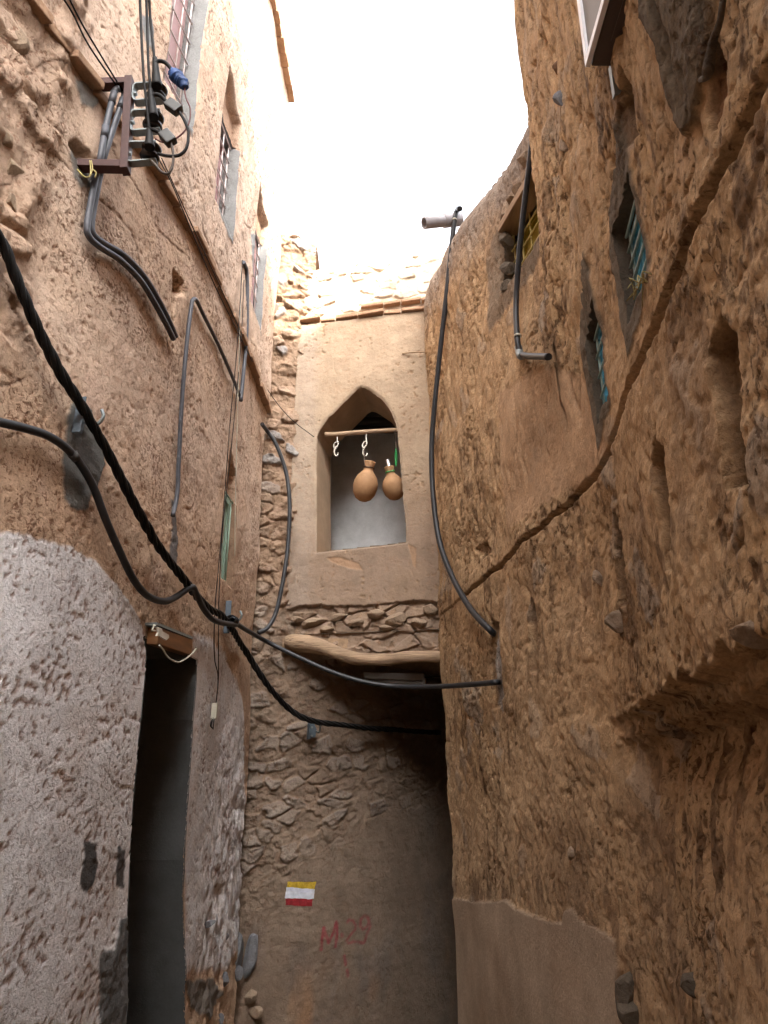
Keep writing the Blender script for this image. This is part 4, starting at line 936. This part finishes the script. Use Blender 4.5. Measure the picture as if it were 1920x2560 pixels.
# conduits on the left wall
YB = P('L', 222, 300).y                         # the rusty bracket's plane
ca = [PY(300, 222, YB), PY(290, 224, YB - .0), PY(282, 245, YB)] + [PY(262, 330, YB), PY(250, 400, YB)] + run('L', [(240, 440), (228, 500), (218, 560), (222, 590), (248, 616), (300, 650), (350, 700), (385, 755), (415, 810), (434, 848)], .025)
cb_ = [PY(312, 232, YB + .03), PY(304, 260, YB + .03), PY(280, 330, YB + .03), PY(258, 400, YB + .03)] + run('L', [(250, 440), (238, 500), (229, 560), (235, 588), (260, 608), (310, 638), (358, 688), (394, 745), (422, 800), (440, 842)], .022)
cc = thing('cable_conduit', 'pair of grey conduits dropping from the rusty bracket and bending along the left wall', 'conduit', tuple(ca[0]))
b = MB(); b.tube(ca, .0135, 12); b.build('tube', 'conduit', cc); b = MB(); b.tube(cb_, .0135, 12); b.build('tube', 'conduit', cc)
for (pp, qq) in ((ca[3], ca[4]), (ca[2], ca[3]), (cb_[1], cb_[2])): ring(cc, pp, qq - pp, .0135, 'conduit', 'sleeve', .06)
c2 = run('L', [(424, 1370)], .005) + run('L', [(432, 1290), (443, 1235), (447, 1150), (455, 1000), (468, 850), (478, 770)], .02) + run('L', [(482, 750), (492, 752), (510, 790), (545, 860), (580, 940), (604, 1000)], .02)
pipe('cable_conduit', 'thin grey conduit rising from a cement strip and bending down to the ledge end', 'conduit', c2[1:], .011, 'conduit')
pipe('cable_conduit', 'short dark conduit running down past the farthest window to the ledge', 'conduit', run('L', [(609, 655), (617, 680), (618, 760), (616, 850), (608, 940), (602, 1002)], .03), .013, 'conduit')
# thin wires
def wire(name, label, pts3, r=.0028, mat='cable', group=None): return pipe(name, label, 'wire', pts3, r, mat, 6, group, 5)
wire('thin_wire', 'thin black wire hanging past the pale green window, left of its twin', run('L', [(606, 650), (600, 760), (590, 900), (575, 1060), (563, 1220), (548, 1400), (537, 1530), (536, 1640), (545, 1690), (540, 1760), (528, 1815)], .05), group='wires hanging on the left wall')
wire('thin_wire', 'thin black wire hanging past the pale green window, right of its twin', run('L', [(610, 700), (603, 850), (590, 1000), (572, 1180), (556, 1330), (548, 1480), (546, 1600), (546, 1700), (538, 1770), (533, 1820)], .04), group='wires hanging on the left wall')
wire('thin_wire', 'pale thin cord hanging just right of the black wires', run('L', [(604, 670), (600, 800), (596, 950), (592, 1100), (588, 1280), (587, 1390)], .04), .0028, 'whitewire')
cn = thing('wire_connector', 'small pale connector block at the lower end of the hanging wires', 'connector', tuple(P('L', 536, 1780, .05)))
b = MB(); b.box(P('L', 536, 1778, .05), (.03, .03, .085)); b.build('block', 'whitewire', cn, bevel=.003)
b = MB(); b.tube(run('L', [(534, 1795), (528, 1805), (527, 1815), (533, 1822)], .05), .004, 6); b.build('wire_hook', 'cable', cn)
wire('thin_wire', 'pair-left thin black wire slanting from the top left corner to the rusty bracket', run('L', [(140, -30), (180, 30), (220, 110), (285, 205), (312, 240)], .10), .004, group='wires from the top left corner')
wire('thin_wire', 'pair-right thin black wire slanting from the top left corner to the rusty bracket', run('L', [(160, -30), (200, 50), (235, 110), (290, 200), (330, 262)], .11), .004, group='wires from the top left corner')
wire('thin_wire', 'thin black wire following the brick ledge from the bracket down to the corner', run('L', [(398, 400), (430, 460), (480, 580), (540, 720), (600, 840)], .09) + [PY(660, 960, 5.1), PY(720, 1040, 5.3), P('G', 790, 1096, .0)], .003)
wire('thin_wire', 'second thin wire following the brick ledge down to a peg', run('L', [(404, 395), (438, 470), (492, 590), (545, 705), (595, 815)], .085), .003)
# anchors
def anchor(px, py, s, label, w=.05, h=.12, off=.02, rot=0.0):
    p = P(s, px, py, off); t = thing('cable_bracket', label, 'bracket', tuple(p), 'cable brackets')
    n = Vector((1, -.1, 0)) if s == 'L' else Vector((.45, -.85, 0)); n.normalize(); u = Vector((0, 0, 1)).cross(n).normalized(); up = Vector((0, 0, 1))
    b = MB(); o = [p + u * (-w * .6) + up * (-h * .9), p + u * (w * .7) + up * (-h * .6), p + u * w * .9 + up * h * .2, p + u * w * .3 + up * h, p + u * (-w * .5) + up * h * .9]
    b.prism(o, n * .007); b.prism([p + u * (-w * .75) + up * (-h * .9), p + u * (-w * .6) + up * (-h * .9), p + u * (-w * .5) + up * h * .9, p + u * (-w * .65) + up * h * .9], n * .035)
    b.build('plate', 'steelplate', t, bevel=.0015)
    b = MB(); q = p + u * w * .8 + n * .01; b.tube([q, q + n * .05 + up * -.01, q + n * .07 + up * .02, q + n * .06 + up * .05], .007, 8); b.build('hook', 'galv', t)
    b = MB(); b.tube([p + n * .008 + up * h * .4, p + n * .016 + up * h * .4], .008, 8); b.build('bolt', 'galv', t); b = MB(); b.tube([p + n * .008 - up * h * .5, p + n * .016 - up * h * .5], .008, 8); b.build('bolt', 'galv', t)
    return t
anchor(196, 1045, 'L', 'pale steel bracket in the large grey cement patch on the left wall', .045, .085)
anchor(566, 1545, 'L', 'pale steel bracket near the left corner where cable and hoses meet', .05, .11, .02)
anchor(778, 1828, 'S', 'pale steel bracket cemented to the end wall under the log', .045, .065, .06)
b = MB(); ctr = P('L', 580, 1550, .075); dd = (P('L', 600, 1565, .06) - P('L', 560, 1540, .07)).normalized()
for k in range(6):
    q = ctr + dd * (.014 * k - .03); m_ = Matrix.Translation(q) @ dd.to_track_quat('Z', 'Y').to_matrix().to_4x4()
    b.tube([m_ @ Vector((.03 * math.cos(a), .024 * math.sin(a), .004 * math.sin(a))) for a in np.linspace(0, 2 * math.pi, 12)], .004, 5, 2)
tag(b.build('tie_wire', 'cable'), 'black tie wire wound round cable and hose at the middle bracket', 'wire')
b = MB(); b.lathe([(.017, -.05), (.024, -.045), (.024, .03), (.02, .035), (.02, .06), (.0165, .062)], 18, Matrix.Translation(ctr + dd * .06) @ dd.to_track_quat('Z', 'Y').to_matrix().to_4x4())
tag(b.build('hose_coupling', 'conduit'), 'grey hose coupling beside the middle cable bracket', 'coupling')

# ================================================================ rusty bracket with insulators
rb = thing('insulator_bracket', 'rust red steel frame holding three dark insulators high on the left wall', 'bracket', tuple(PY(320, 320, YB)))
def B2(px, py, dy=0): return PY(*z(12, (px, py))[0], YB + dy)
def fbar(b, p, q, w, d): b.bar(p, q, w, d, (0, 1, 0))
wpx = (B2(100, 0) - B2(0, 0)).length / 100
b = MB(); fbar(b, B2(100, 175), B2(800, 150), 95 * wpx, .045); b.build('upper_arm', 'rust', rb, bevel=.002)
b = MB(); fbar(b, B2(750, 100, -.003), B2(690, 1290, -.003), 95 * wpx, .048); b.build('upright', 'rust', rb, bevel=.002)
b = MB(); fbar(b, B2(20, 1215), B2(735, 1230), 100 * wpx, .045); b.build('lower_arm', 'rust', rb, bevel=.002)
for i, (cx, cy) in enumerate([(1105, 230), (1055, 610), (1020, 1030)]):
    x0 = [800, 765, 725][i]; yt = [170, 520, 930][i]; yb_ = [400, 790, 1190][i]; xr = [1180, 1150, 1100][i]
    b = MB(); w_ = .035; tk = 22
    pts = [(xr, yt), (x0 + 40, yt + 10), (x0 + 12, yt + 40), (x0, yt + 90), (x0, yb_ - 50), (x0 + 15, yb_ - 8), (x0 + 50, yb_), (xr, yb_ - 30)]
    for (a, c_) in zip(pts[:-1], pts[1:]): b.bar(B2(*a), B2(*c_), .006, w_, (0, 1, 0)) if False else b.bar(B2(*a), B2(*c_), .0055, w_, (0, 1, 0))
    cv = b.build('clevis', 'galv', rb)
    b = MB(); b.tube([B2(x0 - 8, (yt + yb_) / 2, -.01), B2(x0 + 45, (yt + yb_) / 2, -.01)], .009, 6); b.build('bolt', 'galv', cv)
    rr = 125 * wpx; hh = (yb_ - yt) * wpx * .78
    mt = Matrix.Translation(B2(cx, (yt + yb_) / 2 - 10)) @ Matrix.Rotation(R(4), 4, 'Y')
    prof = [(.25 * rr, -.5 * hh), (.8 * rr, -.5 * hh), (.98 * rr, -.36 * hh), (.92 * rr, -.2 * hh), (.5 * rr, -.12 * hh), (.45 * rr, 0), (.5 * rr, .12 * hh), (.92 * rr, .2 * hh), (.98 * rr, .36 * hh), (.8 * rr, .5 * hh), (.25 * rr, .5 * hh), (.001, .5 * hh)]
    b = MB(); b.lathe([(.001, -.5 * hh)] + prof, 28, mt); b.tube([mt @ Vector((0, 0, -.62 * hh)), mt @ Vector((0, 0, .62 * hh))], .008, 8); b.build('insulator', 'insul', rb)
# line wires going up over the alley: towards the camera and up
def up(px, py, Y, k):  # where they cross the top of the picture and beyond
    return PY(px, py, Y)


wire('line_wire', 'leftmost of the three black line wires rising to the sky from the insulators', [B2(1000, 740, -.06), B2(985, 600, -.07), B2(955, 300, -.09), B2(925, 0, -.11), PY(350, 0, YB - .16), PY(345, -250, YB - .3)], .0065, group='line wires on the insulators')
wire('line_wire', 'middle of the three black line wires rising to the sky from the insulators', [B2(1015, 280, -.05), B2(1010, 120, -.06), B2(990, -100, -.07), PY(366, 0, YB - .12), PY(358, -250, YB - .3)], .0065, group='line wires on the insulators')
wire('line_wire', 'rightmost of the three black line wires rising to the sky from the insulators', [B2(1100, 140, -.02), B2(1085, -50, -.03), B2(1060, -250, -.04), PY(373, 0, YB - .08), PY(366, -250, YB - .3)], .0065, group='line wires on the insulators')
# dead-end grips
for i, (a, c_) in enumerate([((1100, 190), (1075, -180)), ((1055, 590), (1015, 230)), ((1005, 980), (1000, 740))]):
    b = MB(); b.tube([B2(*a, -.055), B2((a[0] + c_[0]) / 2, (a[1] + c_[1]) / 2, -.055), B2(*c_, -.055)], [.022, .016, .011], 10); b.build('wire_grip', 'cable', rb)
# connectors and jumpers
def conn(pts, w_, lab, mat='connector', name='wire_connector'):
    b = MB(); a, c_ = B2(*pts[0], -.06), B2(*pts[1], -.06); b.bar(a, c_, w_, .035, (0, 1, 0)); o = b.build(name, mat, bevel=.006); return tag(o, lab, 'connector', 'connectors on the jumper wires')
conn([(1240, 400), (1390, 510)], .045, 'dark connector beside the upper insulator')
conn([(1180, 790), (1300, 920)], .048, 'dark connector beside the lower insulator')
b = MB(); rr_ = [.016, .026, .03, .024, .026, .016]
b.tube([B2(1290, -10, -.06), B2(1325, 30, -.06), B2(1365, 70, -.06), B2(1400, 110, -.06), B2(1430, 140, -.06), B2(1460, 200, -.06)], rr_, 9); o = b.build('taped_joint', 'blue')
for v in o.data.vertices:
    r_ = random.Random(int(v.index)); v.co += Vector((r_.uniform(-1, 1), r_.uniform(-1, 1), r_.uniform(-1, 1))) * .004
tag(o, 'wire joint wrapped in blue tape right of the insulators', 'wire joint')
def B1(px, py, dy=-.06): return PY(*z(1, (px, py))[0], YB + dy)
wire('jumper_wire', 'thick black jumper from the top insulator to the blue taped joint', [B1(895, 365), B1(915, 352), B1(950, 360), B1(985, 395), B1(1000, 420)], .0085)
wire('jumper_wire', 'black jumper looping from the upper connector back to the lowest insulator', [B1(1030, 640), B1(1060, 690), B1(1085, 760), B1(1075, 850), B1(1030, 895), B1(960, 898), B1(910, 885)], .0065)
wire('jumper_wire', 'grey jumper looping from the lower connector under the lowest insulator', [B1(985, 820), B1(997, 880), B1(995, 950), B1(970, 1000), B1(930, 990), B1(895, 950), B1(870, 925)], .006, 'brownwire')
wire('jumper_wire', 'dark jumper from the middle insulator to the upper connector', [B1(870, 560), B1(890, 545), B1(920, 550), B1(945, 570), B1(975, 605)], .0085)
wire('jumper_wire', 'dark jumper from the middle insulator to the lower connector', [B1(860, 740), B1(900, 755), B1(930, 770), B1(950, 790)], .008)
wire('jumper_wire', 'thin red wire curving down from the blue taped joint', [B1(1062, 490), B1(1070, 560), B1(1095, 620), B1(1095, 680), B1(1080, 730), B1(1050, 770), B1(1000, 805), B1(940, 820), B1(895, 800)], .0035, 'redwire')
b = MB(); b.tube([B2(70, 1260, -.03), B2(150, 1350, -.04), B2(230, 1350, -.04), B2(240, 1250, -.03), B2(230, 1150, -.03)], .003, 6); b.tube([B2(250, 1150, -.03), B2(265, 1250, -.035), B2(240, 1340, -.04)], .003, 6); b.tube([B2(260, 1260, -.03), B2(310, 1300, -.035), B2(300, 1370, -.03)], .003, 6)
tag(b.build('yellow_cord', 'yellowcord'), 'yellow cord tied round the lower arm of the rusty bracket', 'cord')

# ================================================================ cabinet on the right wall
cy = 1.56; q = P('A', 1565, 120)
cab = thing('metal_cabinet', 'brown metal cabinet with white edges fixed high on the right wall', 'cabinet', (q.x, 1.2, 3.5))
fx = ray(1470, 168); cx0 = fx.x / fx.y * cy; cz0 = CAMZ + fx.z / fx.y * cy; cx1 = cx0 + .125; cyn = .62; ch = .8
b = MB(); b.box(((cx0 + cx1) / 2 + .01, (cy + cyn) / 2, cz0 + ch / 2 + .004), (cx1 - cx0, cy - cyn, ch)); b.build('body', 'box', cab, bevel=.003)
b = MB(); b.box((cx0 + .005, (cy + cyn) / 2, cz0 + ch / 2), (.008, cy - cyn - .04, ch - .05)); b.build('front_panel', 'boxface', cab)
b = MB()
b.box((cx0 - .001, cy - .01, cz0 + ch / 2 + .026), (.014, .02, ch)); b.box((cx0 - .001, (cy + cyn) / 2, cz0 + .012), (.014, cy - cyn, .024)); b.build('white_edge', 'boxedge', cab)
b = MB(); b.box((cx0 + .075, (cy + cyn) / 2 - .03, cz0 + .0), (.065, cy - cyn - .1, .006)); b.build('bottom_plate', 'box', cab)
b = MB(); b.box((cx0 + .085, cy + .02, cz0 - .03), (.03, .02, .12)); b.build('bracket', 'galv', cab)

# ================================================================ small things
ns = MB(); q = P('A', *z(3, (905, 1650))[0], .02); rnd = random.Random(9)
for k in range(9):
    p0 = q + Vector((rnd.uniform(-.01, .01), rnd.uniform(-.03, .03), rnd.uniform(-.02, .02))); ns.tube([p0, p0 + Vector((rnd.uniform(-.03, .0), rnd.uniform(-.04, .04), rnd.uniform(-.02, .03))), p0 + Vector((rnd.uniform(-.03, .01), rnd.uniform(-.06, .06), rnd.uniform(-.05, .01)))], .0015, 5, 3)
tag(ns.build('cord_tangle', 'yellowcord'), 'frayed yellow cord stuffed below the upper blue window', 'cord')
hk = MB(); hk.tube(run('A', z(3, (1400, 0), (1380, 130), (1340, 250), (1315, 400), (1305, 440), (1270, 460)), .025), [.006, .006, .008, .012, .008, .005], 8)
tag(hk.build('wall_cable', 'darkcement'), 'mud coated cable end sticking out of the dark cement patch', 'cable')

# ================================================================ unseen block added behind the camera, outlined to cast the alley's shade
bh = thing('mud_house', 'unseen shade block added across the alley behind the viewer', 'house', (0, -6, 0))
b = MB(); b.prism([(-8, -5, -.4), (9, -5, -.4), (9, -5, 6), (4.3, -5, 6), (4.2, -5, 14.5), (3.3, -5, 14.0), (2.2, -5, 13.5), (1.1, -5, 13.1), (1.0, -5, 8), (-8, -5, 8.0)], (0, -3, 0)); b.build('wall', 'brickR', bh)
